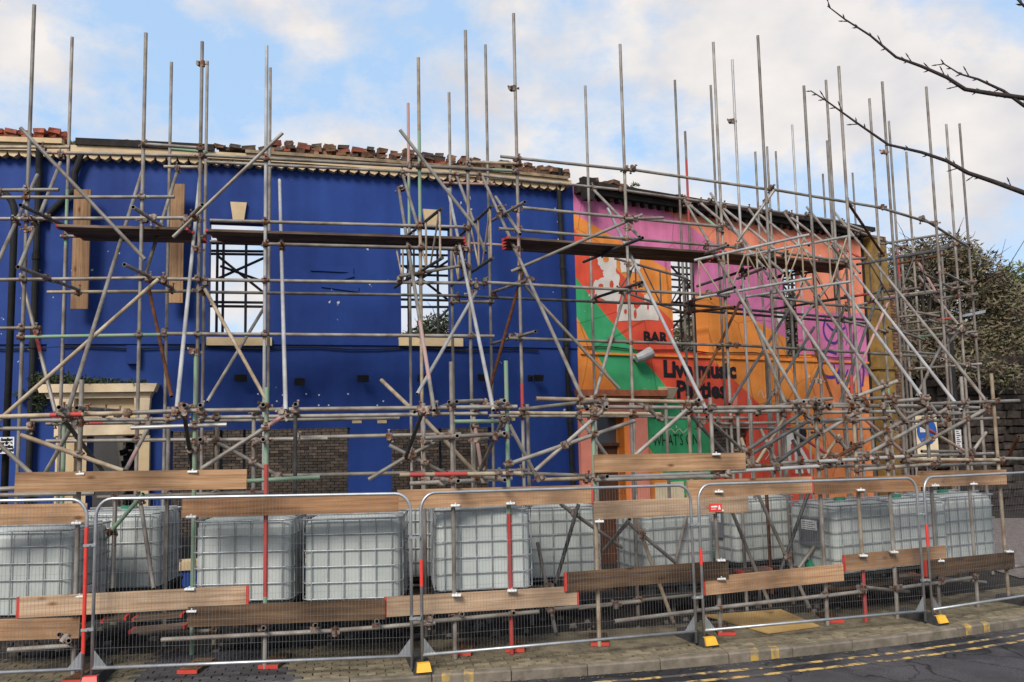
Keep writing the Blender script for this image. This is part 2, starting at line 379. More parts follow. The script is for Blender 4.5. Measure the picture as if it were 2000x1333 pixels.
# paving blocks: the nearest 300 singly, the rest joined
pav = tag(MB().build('block_paving', 'paver'), kind='structure')
blocks = []
row = 0
off = .135
while off < 1.62:
    x = -8.0 + (.1 if row % 2 else 0)
    while x < 11.5:
        sl_ = (kerbY(x + .2) - kerbY(x)) / .2; ln = .203 / math.sqrt(1 + sl_ * sl_)
        blocks.append((x, off, math.atan(sl_)))
        x += ln
    off += .104; row += 1
def blockmesh(nm, mname):
    b = MB(); e = .006
    b.hexa([(-.0975, -.0475, -.06), (.0975, -.0475, -.06), (.0975, .0475, -.06), (-.0975, .0475, -.06),
            (-.0975 + e, -.0475 + e, 0), (.0975 - e, -.0475 + e, 0), (.0975 - e, .0475 - e, 0), (-.0975 + e, .0475 - e, 0)])
    return b.mesh(nm, mname)
bm_l, bm_d = blockmesh('paving_block', 'paver'), blockmesh('paving_block_dark', 'paver_dark')
single = 0
rest = MB()
order = sorted(range(len(blocks)), key=lambda i: blocks[i][1] + (0 if -4.5 < blocks[i][0] < 8.2 else 9))
for i in order:
    x, of, a = blocks[i]
    X = x - math.sin(a) * of; Y = kerbY(x) + math.cos(a) * of
    z = zg(X) + random.uniform(-.006, .002)
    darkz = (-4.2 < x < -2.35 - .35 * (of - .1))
    if single < 290:
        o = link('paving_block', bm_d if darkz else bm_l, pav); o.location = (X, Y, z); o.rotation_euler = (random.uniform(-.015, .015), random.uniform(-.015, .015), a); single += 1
    else:
        c, s_ = math.cos(a), math.sin(a)
        q = [(-.0975, -.0475), (.0975, -.0475), (.0975, .0475), (-.0975, .0475)]
        lo_ = [(X + c * u - s_ * v, Y + s_ * u + c * v, z - .05) for u, v in q]
        hi_ = [(p[0] * .97 + X * .03, p[1] * .97 + Y * .03, z) for p in lo_]
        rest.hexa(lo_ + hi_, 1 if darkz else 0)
tag(rest.build('paving_block_field', ['paver', 'paver_dark'], pav), kind='stuff')
# double yellow lines and kerb marks
for k, (o0, o1) in enumerate(((.26, .345), (.53, .615))):
    b = MB(); xx = [-3 + i * .25 for i in range(60)]
    for x0, x1 in zip(xx, xx[1:]):
        b.poly([(x0, kerbY(x0) - o1, zr(x0) + .004), (x1, kerbY(x1) - o1, zr(x1) + .004), (x1, kerbY(x1) - o0, zr(x1) + .004), (x0, kerbY(x0) - o0, zr(x0) + .004)])
    tag(b.build('yellow_line', 'yellow_line'), kind='structure')
for (px, py) in ((872, 1296), (915, 1293), (1472, 1240), (1512, 1235), (1890, 1205), (1925, 1197)):
    p = A(px, py, 10); X = p.x / p.y * 1.0
    s = 1.0
    for _ in range(30):
        Xw = X * s * 1.0; s = kerbY(Xw)
    Xw = X * s
    b = MB()
    for (dy0, z0, dy1, z1) in ((-.004, -.115, -.004, -.016), (-.004, -.016, .016, .005), (.016, .005, .13, .005)):
        b.poly([(Xw - .055, kerbY(Xw - .055) + dy0, zg(Xw) + z0), (Xw + .055, kerbY(Xw + .055) + dy0, zg(Xw) + z0), (Xw + .055, kerbY(Xw + .055) + dy1, zg(Xw) + z1), (Xw - .055, kerbY(Xw - .055) + dy1, zg(Xw) + z1)])
    b.build('kerb_mark', 'kerb_yellow', kerb)

# ------------------------------------------------------------------ facades
def wallmap(X, z, off=0.0):      # point on front face, off metres towards the street
    if X <= XB: sl_ = .44 + .0288 * (X - 1.05)
    else: sl_ = .62
    n = Vector((sl_, -1, 0)).normalized()
    return Vector((X, facade(X), z)) + n * off
def wall(name, x0, x1, z0, z1, holes, mname, parent, thick=.38, step=.8, uv=False):
    xsn = {x0, x1}; zsn = {z0, z1}
    for (a, b_, c, d) in holes: xsn |= {a, b_}; zsn |= {c, d}
    x = x0
    while x < x1: xsn.add(x); x += step
    xsn = sorted(xsn); zsn = sorted(zsn)
    xsn = [x for i, x in enumerate(xsn) if i == 0 or x - xsn[i - 1] > 1e-5]
    faces = set()
    for i in range(len(xsn) - 1):
        for j in range(len(zsn) - 1):
            cx_, cz = (xsn[i] + xsn[i + 1]) / 2, (zsn[j] + zsn[j + 1]) / 2
            if not any(a < cx_ < b_ and c < cz < d for a, b_, c, d in holes): faces.add((i, j))
    b = MB(); uvs = []
    W = lambda i, j, o: wallmap(xsn[i], zsn[j], o)
    def q(pts, ij):
        b.poly(pts); uvs.extend([(xsn[i], zsn[j]) for i, j in ij])
    for (i, j) in faces:
        c = [(i, j), (i + 1, j), (i + 1, j + 1), (i, j + 1)]
        q([W(p, r, 0) for p, r in c], c)
        q([W(p, r, -thick) for p, r in c[::-1]], c[::-1])
        for (di, dj, e) in ((0, -1, (0, 1)), (1, 0, (1, 2)), (0, 1, (2, 3)), (-1, 0, (3, 0))):
            if (i + di, j + dj) not in faces:
                p, r = c[e[0]], c[e[1]]
                q([W(*p, 0), W(*p, -thick), W(*r, -thick), W(*r, 0)], [p, p, r, r])
    me = b.mesh(name, mname)
    ul = me.uv_layers.new(name='wall'); 
    ul.data.foreach_set('uv', [k for u in uvs for k in u])
    return link(name, me, parent)
def hole(pxl, pxr, pyt, pyb):
    xl, zt = FX((pxl), pyt); xr, zb = FX(pxr, pyb)
    xl = FX(pxl, (pyt + pyb) / 2)[0]; xr = FX(pxr, (pyt + pyb) / 2)[0]
    zt = FX((pxl + pxr) / 2, pyt)[1]; zb = FX((pxl + pxr) / 2, pyb)[1]
    return (xl, xr, zb, zt)
ZTOP = FX(250, 297)[1]
ZD = FX(250, 319)[1]         # underside of the dentils
blue = empty('blue_building', wallmap(-4, -.1), 'roofless blue painted pub front with cream cornice and open window holes', 'building')
def child(o, par):
    o.parent = par; o.matrix_parent_inverse = par.matrix_world.inverted(); return o
def keep(par, *objs):
    inv = Matrix.Translation(-Vector(par.location))
    for o in objs: o.matrix_parent_inverse = inv
class Sub:
    """collects parts of a thing in world coordinates"""
    def __init__(s, par): s.par = par; s.inv = (Matrix.Translation(par.location) @ par.rotation_euler.to_matrix().to_4x4()).inverted()
    def add(s, o, under=None):
        o.parent = under or s.par
        if under is None: o.matrix_parent_inverse = s.inv
        return o
BW = Sub(blue)
hA = hole(408, 520, 432, 655); hB = hole(783, 886, 440, 655)
hDoor = hole(167, 266, 852, 1185); hS1 = hole(330, 684, 839, 1098); hS2 = hole(766, 968, 837, 1098)
BW.add(wall('wall', -13.0, XB, -.8, ZTOP, [hA, hB, hDoor, hS1, hS2], 'blue', None))
def curved_band(name, x0, x1, z0, z1, o0, o1, mname, sub, step=.6):
    b = MB(); n = max(1, int((x1 - x0) / step)); xx = [x0 + (x1 - x0) * i / n for i in range(n + 1)]
    for a, c in zip(xx, xx[1:]):
        b.hexa([wallmap(a, z0, o1), wallmap(c, z0, o1), wallmap(c, z0, o0), wallmap(a, z0, o0), wallmap(a, z1, o1), wallmap(c, z1, o1), wallmap(c, z1, o0), wallmap(a, z1, o0)])
    return sub.add(b.build(name, mname))
def slab(name, x0, x1, z0, z1, o0, o1, mname, sub, taper=0.0):
    b = MB()
    b.hexa([wallmap(x0 + taper, z0, o1), wallmap(x1 - taper, z0, o1), wallmap(x1 - taper, z0, o0), wallmap(x0 + taper, z0, o0),
            wallmap(x0, z1, o1), wallmap(x1, z1, o1), wallmap(x1, z1, o0), wallmap(x0, z1, o0)])
    return sub.add(b.build(name, mname))
zF0, zF1 = FX(250, 308)[1], ZTOP + .02
curved_band('cornice_fascia', -13, XB - .12, zF0, zF1, -.38, .20, 'cream', BW)
curved_band('cornice_coping', -13, FX(130, 280)[0], zF1 + .003, zF1 + .09, -.3, .26, 'cream', BW)
curved_band('charred_gutter', FX(155, 290)[0], FX(420, 290)[0], zF1 + .003, zF1 + .12, .02, .24, 'soot', BW)
curved_band('cornice_coping', FX(480, 300)[0], XB - .2, zF1 + .003, zF1 + .06, -.25, .24, 'coping_dirty', BW)
x = -12.0
while x < XB - .25:
    b = MB()
    w2, hgt = .085, zF0 - ZD
    pts = [(-w2, 0), (w2, 0), (w2 * .9, -hgt * .55), (w2 * .25, -hgt), (-w2 * .6, -hgt * .75)]
    fr = [wallmap(x + u, zF0 - .002 + v, .15) for u, v in pts]; bk = [wallmap(x + u, zF0 - .002 + v, .0) for u, v in pts]
    k = len(pts)
    b.poly(fr); b.poly(bk[::-1])
    for i in range(k): b.poly([fr[i], bk[i], bk[(i + 1) % k], fr[(i + 1) % k]])
    BW.add(b.build('dentil', 'cream'))
    x += .178
# broken brickwork along the wall head
def brickmesh(nm, mname, seed, sx=.215, sy=.102, sz=.065, j=.010):
    rr = random.Random(seed); b = MB()
    c = [(-sx / 2, -sy / 2, 0), (sx / 2, -sy / 2, 0), (sx / 2, sy / 2, 0), (-sx / 2, sy / 2, 0), (-sx / 2, -sy / 2, sz), (sx / 2, -sy / 2, sz), (sx / 2, sy / 2, sz), (-sx / 2, sy / 2, sz)]
    b.hexa([(p[0] + rr.uniform(-j, j), p[1] + rr.uniform(-j, j), p[2] + rr.uniform(-j, j)) for p in c])
    return b.mesh(nm, mname)
BR = [brickmesh('brick', k, i, j=.016) for i, k in enumerate(['brick_red', 'brick_red', 'brick_old', 'brick_old', 'brick_dark'])]
def head_bricks(sub, px0, px1, zbase, courses, kinds, gap=.05, offs=(-.02, -.14), zt=lambda px: 1.0, seed=1):
    rr = random.Random(seed)
    for cidx in range(courses):
        for of in offs:
            x = FX(px0, 300)[0] + rr.uniform(0, .1); xe = FX(px1, 320)[0]
            while x < xe:
                ppx = px0 + (px1 - px0) * (x - FX(px0, 300)[0]) / max(.01, xe - FX(px0, 300)[0])
                if rr.random() < zt(ppx) - cidx * .28:
                    o = link('brick', BR[rr.choice(kinds)]); sub.add(o)
                    p = wallmap(x, zbase + cidx * .072 + rr.uniform(-.008, .012), of + rr.uniform(-.04, .05))
                    sl_ = math.atan2(facade(x + .1) - facade(x), .1)
                    o.location = p; o.rotation_euler = (rr.uniform(-.15, .15), rr.uniform(-.16, .16), sl_ + rr.uniform(-.4, .4)); o.scale = (rr.uniform(.5, 1.1), rr.uniform(.8, 1.2), rr.uniform(.7, 1.25))
                x += .225 + rr.uniform(0, gap)
ZC = zF1 + .06
head_bricks(BW, -40, 128, zF1 + .09, 3, [0, 1], .02, zt=lambda p: 1.5, seed=2)
head_bricks(BW, 425, 560, ZC + .02, 1, [1, 2, 4], .06, offs=(.14, .02), zt=lambda p: .8, seed=3)
head_bricks(BW, 530, 800, ZC + .02, 3, [0, 2, 2, 3, 4, 4], .01, offs=(.14, .02), zt=lambda p: 1.22 + .25 * math.sin(p * .09), seed=4)
head_bricks(BW, 800, 965, ZC + .02, 3, [1, 2, 3, 4, 4], .01, offs=(.14, .02), zt=lambda p: 1.2 + .25 * math.sin(p * .07), seed=5)
head_bricks(BW, 980, 1100, ZC + .02, 3, [2, 3, 3], .02, offs=(.14, .02), zt=lambda p: 1.3 - max(0, p - 1040) / 110, seed=6)
def masonry(px0, px1, z0, lo_, hi_, mname, sub, seed):
    rr = random.Random(seed); b = MB(); x = FX(px0, 300)[0]; xe = FX(px1, 320)[0]; hgt = (lo_ + hi_) / 2
    while x < xe:
        dx = rr.uniform(.06, .2); h2 = max(lo_, min(hi_, hgt + rr.uniform(-.05, .05))); o0 = .15 + rr.uniform(-.05, .04)
        b.hexa([wallmap(x, z0, o0), wallmap(x + dx, z0, o0), wallmap(x + dx, z0, -.28), wallmap(x, z0, -.28), wallmap(x + rr.uniform(0, .02), z0 + hgt, o0 - .03), wallmap(x + dx, z0 + h2, o0 - .04), wallmap(x + dx, z0 + h2 + rr.uniform(-.03, .03), -.26), wallmap(x, z0 + hgt, -.26)])
        x += dx; hgt = h2
    sub.add(b.build('broken_masonry', mname))
masonry(428, 545, ZC + .002, .03, .10, 'brick_dark', BW, 71); masonry(540, 965, ZC + .002, .07, .18, 'brick_old', BW, 72); masonry(965, 1095, ZC + .002, .06, .22, 'brick_old', BW, 73)
for px in (240, 262):
    o = link('brick', BR[0]); BW.add(o); xx = FX(px, 290)[0]; o.location = wallmap(xx, zF1 + .115, -.02)
# trim on the blue front
for (pa, pb, pt, pbm) in ((450, 482, 397, 431), (825, 854, 411, 443)):
    h = hole(pa, pb, pt, pbm); slab('keystone', h[0], h[1], h[2], h[3], -.01, .07, 'cream', BW, taper=(h[1] - h[0]) * .16)
for (pa, pb, pt, pbm) in ((404, 531, 660, 676), (778, 902, 661, 677)):
    h = hole(pa, pb, pt, pbm); slab('window_sill', h[0], h[1], h[2], h[3], -.3, .09, 'cream', BW)
h = hole(325, 356, 1098, 1115); slab('window_sill', h[0] - .05, hS1[1] + .05, h[2], h[3], -.3, .06, 'cream', BW)
zb0, zb1 = FX(600, 674)[1], FX(600, 662)[1]
curved_band('string_course', -13, XB - .02, zb0, zb1, -.01, .035, 'blue', BW)
b = MB(); pts = [wallmap(-12.5 + i * .5, zb0 - .06 - .025 * math.sin(i * 1.7), .04) for i in range(27)]
b.tube(pts, .014, 6); BW.add(b.build('cable', 'black_pipe'))
# drainpipes
def pipe(name, pts, r, sub, mname='black_pipe', joints=True):
    b = MB(); b.tube(pts, r, 12)
    if joints:
        for a, c in zip(pts, pts[1:]):
            n = int((Vector(c) - Vector(a)).length / 1.8)
            for i in range(1, n + 1):
                q = Vector(a).lerp(Vector(c), i / (n + 1)); dd = (Vector(c) - Vector(a)).normalized() * .05
                b.tube([q - dd, q + dd], r * 1.25, 12)
    o = b.build(name, mname, smooth=False); return sub.add(o)
xa = FX(75, 500)[0]
pipe('drainpipe', [wallmap(xa, ZD + .25, .18), wallmap(xa, ZD - .2, .1), wallmap(xa, -.3, .1)], .055, BW)
xb = FX(1103, 600)[0]
pipe('drainpipe', [wallmap(xb - .1, ZD + .45, .2), wallmap(xb - .1, ZD, .1), wallmap(xb + .05, -.3, .1)], .05, BW)
xc = FX(150, 330)[0]
pipe('drain_elbow', [wallmap(xc + .12, ZD + .12, .12), wallmap(xc, ZD - .25, .12), wallmap(xc, ZD - .55, .12), wallmap(xa + .05, ZD - 1.1, .1)], .06, BW, joints=False)
h = hole(92, 122, 330, 1100)
slab('pilaster', h[0], h[1], -.5, ZD - .05, -.01, .05, 'blue', BW)
h = hole(250, 273, 676, 712); slab('junction_box', h[0], h[1], h[2], h[3], -.01, .12, 'blue', BW)
# wall light fittings
for (px, py, hd) in ((463, 738, .3), (582, 745, .05), (703, 739, .1), (820, 738, .1), (940, 737, -.2), (1035, 738, .25)):
    x0, z0 = FX(px, py); b = MB()
    b.box((-.05, -.02, -.05), (.05, .0, .05)); b.tube([(0, -.02, 0), (0, -.12, .03), (hd * .3, -.2, 0)], .015, 6)
    b.hexa([(hd * .3 - .09, -.26, -.09), (hd * .3 + .09, -.26, -.09), (hd * .3 + .06, -.14, -.05), (hd * .3 - .06, -.14, -.05),
            (hd * .3 - .09, -.3, .03), (hd * .3 + .09, -.3, .03), (hd * .3 + .06, -.16, .05), (hd * .3 - .06, -.16, .05)])
    o = BW.add(b.build('light_fitting', 'black_pipe')); p = wallmap(x0, z0, 0); o.location = p; o.rotation_euler = (0, 0, math.atan2(facade(x0 + .1) - facade(x0), .1))
for (px, py, w_) in ((697, 823, 18), (746, 823, 18), (1002, 818, 8)):
    h = hole(px - w_ / 2, px + w_ / 2, py - 3, py + 4); slab('bare_patch', h[0], h[1], h[2], h[3], -.01, .004, 'cream', BW)
# raised sign remains (zigzag)
for (p0, p1) in (((606, 524), (690, 528)), ((690, 536), (640, 550)), ((628, 556), (700, 566))):
    a, c = FX(*p0), FX(*p1); b = MB(); b.bar(wallmap(a[0], a[1], .012), wallmap(c[0], c[1], .012), .03, .10, upv=Vector((0, 0, 1))); BW.add(b.build('sign_remnant', 'blue'))
rr = random.Random(3)
for i in range(14):
    px, py = rr.uniform(485, 775), rr.choice([770, 772, 780, 784, 792])
    x0, z0 = FX(px, py); b = MB(); b.tube([wallmap(x0, z0, -.01), wallmap(x0, z0, .012)], .016, 8); BW.add(b.build('wall_plug', 'label_white'))
# cream doorcase
dc = BW
h = hole(84, 313, 752, 768); slab('door_cornice', h[0], h[1], h[2], h[3], -.02, .34, 'cream_pale', BW, taper=.05)
h2 = hole(95, 303, 768, 779); slab('door_cornice', h2[0], h2[1], h2[2], h[2] - .002, -.02, .24, 'cream_pale', BW, taper=.05)
h3 = hole(110, 292, 779, 853); zl = hDoor[3]
slab('door_frieze', h3[0], h3[1], zl, h2[2] - .002, -.02, .10, 'cream', BW)
zi = FX(200, 826)[1]; slab('door_lintel', h3[0] + .02, h3[1] - .02, zl + .02, zi, .10, .15, 'cream_pale', BW)
for (pa, pb) in ((110, 146), (266, 292)):
    q = hole(pa, pb, 852, 1100)
    slab('door_pilaster', q[0], q[1], -.6, zl - .002, -.02, .12, 'cream', BW)
    slab('door_console', q[0] - .02, q[1] + .02, h2[2] - .42, h2[2] - .005, .10, .26, 'cream_pale', BW, taper=.03)
q = hole(146, 167, 860, 1100); slab('door_jamb', q[0], q[1], -.6, zl - .002, -.30, .02, 'cream', BW)

# ---------------- mural wall
mural = empty('mural_building', wallmap(4.5, -.2), 'gabled pub wall painted with orange, pink, red and green mural', 'building')
MW = Sub(mural)
XE = FX(1688, 600)[0]
ZDB = .5 * (FX(1200, 399)[1] + FX(1560, 452)[1])
ZM = ZDB + .26
def muralmat():
    m_ = bpy.data.materials.new('mural'); t, bs = nodes(m_); n, l = t.nodes.new, t.links.new
    uvn = n('ShaderNodeUVMap'); uvn.uv_map = 'wall'
    wob = n('ShaderNodeTexNoise'); wob.inputs['Scale'].default_value = 1.3; wob.inputs['Detail'].default_value = 2
    l(uvn.outputs['UV'], wob.inputs['Vector'])
    wv = n('ShaderNodeVectorMath'); wv.operation = 'MULTIPLY_ADD'; wv.inputs[1].default_value = (.07, .07, 0)
    l(wob.outputs['Color'], wv.inputs[0]); l(uvn.outputs['UV'], wv.inputs[2])
    def hp(a, c):     # 1 on the left of a->c seen in the photo (above a line that runs right)
        (x0, z0), (x1, z1) = FX(*a), FX(*c)
        nx, nz = -(z1 - z0), (x1 - x0)
        d = n('ShaderNodeVectorMath'); d.operation = 'DOT_PRODUCT'; d.inputs[1].default_value = (nx, nz, 0)
        l(wv.outputs[0], d.inputs[0])
        g = n('ShaderNodeMath'); g.operation = 'GREATER_THAN'; g.inputs[1].default_value = nx * (x0 + .035) + nz * (z0 + .035)
        l(d.outputs['Value'], g.inputs[0]); return g.outputs[0]
    def inv(s):
        g = n('ShaderNodeMath'); g.operation = 'SUBTRACT'; g.inputs[0].default_value = 1; l(s, g.inputs[1]); return g.outputs[0]
    def mul(*ss):
        r = ss[0]
        for s in ss[1:]:
            g = n('ShaderNodeMath'); g.operation = 'MULTIPLY'; l(r, g.inputs[0]); l(s, g.inputs[1]); r = g.outputs[0]
        return r
    base = n('ShaderNodeRGB'); base.outputs[0].default_value = (.82, .285, .06, 1); cur = base.outputs[0]
    def lay(mask, c):
        nonlocal cur
        mx = n('ShaderNodeMixRGB'); l(mask, mx.inputs[0]); l(cur, mx.inputs[1]); mx.inputs[2].default_value = (*c, 1); cur = mx.outputs[0]
    top = hp((1100, 500), (1700, 520))
    L1 = hp((1138, 396), (1252, 473)); L2 = hp((1285, 403), (1402, 480)); L3 = hp((1380, 570), (1540, 664))
    Lr = hp((1168, 492), (1492, 797)); Lg = hp((1122, 541), (1390, 862)); Lo = hp((1121, 610), (1276, 890))
    PINK, SALM, RED, GRN = (.68, .20, .38), (.84, .28, .17), (.76, .10, .055), (.055, .38, .16)
    right = hp((1530, 900), (1530, 300)); right = inv(right)
    lay(mul(L3), (.64, .19, .38))
    lay(mul(L2, hp((1380, 500), (1700, 505))), SALM)
    lay(mul(inv(L2), L1, top, inv(hp((1143, 480), (1139, 380)))), PINK)
    lay(mul(right, L2, hp((1580, 612), (1690, 612))), SALM)
    lay(mul(inv(Lr), Lg), RED)
    lay(mul(inv(Lg), Lo), GRN)
    lay(mul(inv(hp((1395, 803), (1700, 803))), inv(hp((1400, 950), (1400, 700))), hp((1545, 950), (1545, 700))), RED)
    lay(mul(inv(hp((1590, 735), (1700, 735))), inv(hp((1590, 950), (1590, 700)))), (.80, .26, .09))
    # weathering
    ns = n('ShaderNodeTexNoise'); ns.inputs['Scale'].default_value = 1.6; ns.inputs['Detail'].default_value = 8
    l(uvn.outputs['UV'], ns.inputs['Vector'])
    rp = n('ShaderNodeValToRGB'); rp.color_ramp.elements[0].position = .3; rp.color_ramp.elements[0].color = (.72, .68, .64, 1); rp.color_ramp.elements[1].position = .62; rp.color_ramp.elements[1].color = (1, 1, 1, 1)
    l(ns.outputs['Fac'], rp.inputs['Fac'])
    mx = n('ShaderNodeMixRGB'); mx.blend_type = 'MULTIPLY'; mx.inputs[0].default_value = 1; l(cur, mx.inputs[1]); l(rp.outputs['Color'], mx.inputs[2])
    # rain streaks, hairline cracks and flaked spots
    mp_ = n('ShaderNodeMapping'); mp_.inputs['Scale'].default_value = (3.2, .25, 1); l(uvn.outputs['UV'], mp_.inputs['Vector'])
    s1 = n('ShaderNodeTexNoise'); s1.inputs['Scale'].default_value = 1.4; s1.inputs['Detail'].default_value = 6; l(mp_.outputs['Vector'], s1.inputs['Vector'])
    rs = n('ShaderNodeValToRGB'); rs.color_ramp.elements[0].position = .36; rs.color_ramp.elements[0].color = (.80, .77, .73, 1); rs.color_ramp.elements[1].position = .55; rs.color_ramp.elements[1].color = (1, 1, 1, 1); l(s1.outputs['Fac'], rs.inputs['Fac'])
    m3 = n('ShaderNodeMixRGB'); m3.blend_type = 'MULTIPLY'; m3.inputs[0].default_value = .8; l(mx.outputs[0], m3.inputs[1]); l(rs.outputs['Color'], m3.inputs[2])
    vo = n('ShaderNodeTexVoronoi'); vo.feature = 'DISTANCE_TO_EDGE'; vo.inputs['Scale'].default_value = .55; l(wv.outputs[0], vo.inputs['Vector'])
    rv = n('ShaderNodeValToRGB'); rv.color_ramp.elements[0].position = .002; rv.color_ramp.elements[0].color = (.45, .4, .38, 1); rv.color_ramp.elements[1].position = .007; rv.color_ramp.elements[1].color = (1, 1, 1, 1); l(vo.outputs['Distance'], rv.inputs['Fac'])
    m4 = n('ShaderNodeMixRGB'); m4.blend_type = 'MULTIPLY'; m4.inputs[0].default_value = .7; l(m3.outputs[0], m4.inputs[1]); l(rv.outputs['Color'], m4.inputs[2])
    fl = n('ShaderNodeTexNoise'); fl.inputs['Scale'].default_value = 7; fl.inputs['Detail'].default_value = 4; l(uvn.outputs['UV'], fl.inputs['Vector'])
    gt = n('ShaderNodeMath'); gt.operation = 'GREATER_THAN'; gt.inputs[1].default_value = .715; l(fl.outputs['Fac'], gt.inputs[0])
    m5 = n('ShaderNodeMixRGB'); l(gt.outputs[0], m5.inputs[0]); l(m4.outputs[0], m5.inputs[1]); m5.inputs[2].default_value = (.6, .52, .45, 1)
    l(m5.outputs[0], bs.inputs['Base Color']); bs.inputs['Roughness'].default_value = .75; bs.inputs['Specular IOR Level'].default_value = .18
    bp = n('ShaderNodeBump'); bp.inputs['Strength'].default_value = .15; bp.inputs['Distance'].default_value = .02
    n3 = n('ShaderNodeTexNoise'); n3.inputs['Scale'].default_value = 14; n3.inputs['Detail'].default_value = 8
    l(uvn.outputs['UV'], n3.inputs['Vector']); l(n3.outputs['Fac'], bp.inputs['Height']); l(bp.outputs['Normal'], bs.inputs['Normal'])
    MATS['mural'] = m_
muralmat()
hC = hole(1313, 1381, 492, 688); hD = hole(1531, 1580, 515, 697)
hE = hole(1157, 1224, 812, 1180); hF = hole(1392, 1468, 832, 926)
MW.add(wall('wall', XB + .002, XE, -1.0, ZM, [hC, hD, hE, hF], 'mural', None))
# black gutter and dentils under the eaves
zq = FX(1300, 405)[1]
def head(px, py): return FX(px, py)[1]
curved_band('gutter_board', XB + .02, XE + .1, ZDB + .08, ZM + .02, .003, .2, 'soot', MW, step=1.5)
curved_band('gutter', XB + .02, XE + .2, ZM - .06, ZM + .05, .205, .31, 'soot', MW, step=1.5)
slab('gutter_hopper', XB + .01, XB + .28, ZDB - .10, ZM + .10, .205, .36, 'soot', MW, taper=.05)
x = XB + .5
while x < XE:
    slab('dentil', x, x + .11, ZDB, ZDB + .078, .005, .15, 'soot', MW, taper=.02); x += .2
head_bricks(MW, 1150, 1235, ZM + .01, 3, [2, 3, 3], .02, zt=lambda p: 1.2, seed=8)
head_bricks(MW, 1235, 1390, ZM + .01, 2, [2, 3, 4], .05, zt=lambda p: .75, seed=9)
head_bricks(MW, 1490, 1580, ZM + .01, 2, [2, 3, 4], .05, zt=lambda p: .7, seed=10)
# end pilaster, brick return
p1 = FX(1688, 600)[0]
slab('dark_recess', XE, XE + .22, -1, ZM, -.2, -.1, 'soot', MW)  # near-black strip set back between wall and end pilaster
slab('end_pilaster', XE + .22, XE + .78, -1, ZM - .1, -.3, .12, 'ochre', MW)
slab('pilaster_cap', XE + .18, XE + .82, head(1710, 722), head(1710, 716), -.3, .17, 'ochre', MW)
me_ = BR[4]
xx = XE + 1.0; zz = -.6; k = 0
bwall = slab('return_wall', XE + .79, XE + 1.2, -1, ZM - 1.2, -2.5, -.02, 'mortar', MW)
BRW = [brickmesh('brick', 'brick_old', 40 + i, j=.004) for i in range(3)]
while zz < ZM - 1.3:
    for c in range(2):
        o = link('brick', BRW[k % 3]); MW.add(o); o.location = wallmap(XE + .89 + c * .19 - (.05 if k % 2 else 0), zz, 0.02); o.rotation_euler = (0, 0, math.atan(.62)); o.scale = (1, .9, 1)
    zz += .076; k += 1
# dark brick infill in the ground floor window, door E
slab('window_infill', hF[0], hF[1], hF[2], hF[3], -.30, -.22, 'mortar', MW)
BRD = [brickmesh('brick', 'brick_dark', 60 + i, j=.004) for i in range(3)]
zz = hF[2]; k = 0
while zz < hF[3] - .06:
    x = hF[0] + .1
    while x < hF[1] - .05:
        o = link('brick', BRD[k % 3]); MW.add(o); o.location = wallmap(x + (.09 if int(zz / .076) % 2 else 0), zz, -.20); o.rotation_euler = (0, 0, math.atan(.62)); x += .19; k += 1
    zz += .076
zs = FX(1190, 868)[1]
slab('door_panel', hE[0], hE[1], -.6, zs - .04, -.3, -.24, 'wood_door', MW)
slab('door_transom', hE[0], hE[1], zs - .04, zs + .02, -.32, -.16, 'wood_door', MW)
slab('door_fanlight', hE[0], hE[1], zs + .02, hE[3], -.3, -.26, 'glass_dark', MW)
h = hole(1120, 1286, 763, 775); slab('door_cornice', h[0], h[1], h[2], h[3], -.02, .30, 'terracotta', MW, taper=.04)
h2 = hole(1128, 1278, 775, 787); slab('door_cornice', h2[0], h2[1], h2[2], h[2] - .002, -.02, .2, 'terracotta', MW, taper=.04)
slab('door_frieze', h2[0] + .1, h2[1] - .08, hE[3] + .003, h2[2] - .003, -.02, .08, 'salmon', MW)
for (pa, pb) in ((1131, 1152), (1228, 1262)):
    q = hole(pa, pb, 830, 1000); slab('door_pilaster', q[0], q[1], -.8, hE[3], -.02, .10, 'salmon', MW)
q = hole(1225, 1228, 830, 1000); slab('door_jamb', hE[1], q[1] + .02, -.8, hE[3], -.2, .02, 'orange', MW)
q = hole(1283, 1338, 942, 1150); slab('cream_panel', q[0], q[1], -.8, q[3], .003, .03, 'cream_paint', MW)
# lamps on the mural wall
x0, z0 = FX(1296, 768); b = MB(); 
for i in range(6):
    a0, a1 = i / 6 * math.pi, (i + 1) / 6 * math.pi
b.hexa([(-.09, -.2, -.13), (.09, -.2, -.13), (.09, 0, -.13), (-.09, 0, -.13), (-.15, -.3, .1), (.15, -.3, .1), (.15, 0, .13), (-.15, 0, .13)])
b.box((-.07, -.17, -.18), (.07, -.03, -.132), 1)
o = MW.add(b.build('wall_lamp', ['cream_paint', 'black_paint'])); o.location = wallmap(x0, z0, 0); o.rotation_euler = (0, 0, math.atan(.62))
x0, z0 = FX(1240, 697); b = MB(); b.tube([(-.10, -.16, -.06), (.02, -.2, -.02), (.24, -.24, .08)], .085, 12, r2=.125); b.tube([(-.05, .0, -.03), (-.05, -.16, -.04)], .045, 10)
o = MW.add(b.build('flood_lamp', 'lamp_pale')); o.location = wallmap(x0, z0, 0); o.rotation_euler = (0, 0, math.atan(.62))
b = MB(); b.tube([wallmap(XB + .1 + i * .6, FX(1300, 690)[1] + .06 + .03 * math.sin(i * 2.1), .03) for i in range(13)], .012, 6); MW.add(b.build('cable', 'black_pipe'))
curved_band('string_course', XB + .05, XE, FX(1400, 701)[1] , FX(1400, 697)[1], .002, .04, 'orange_paint', MW, step=2)
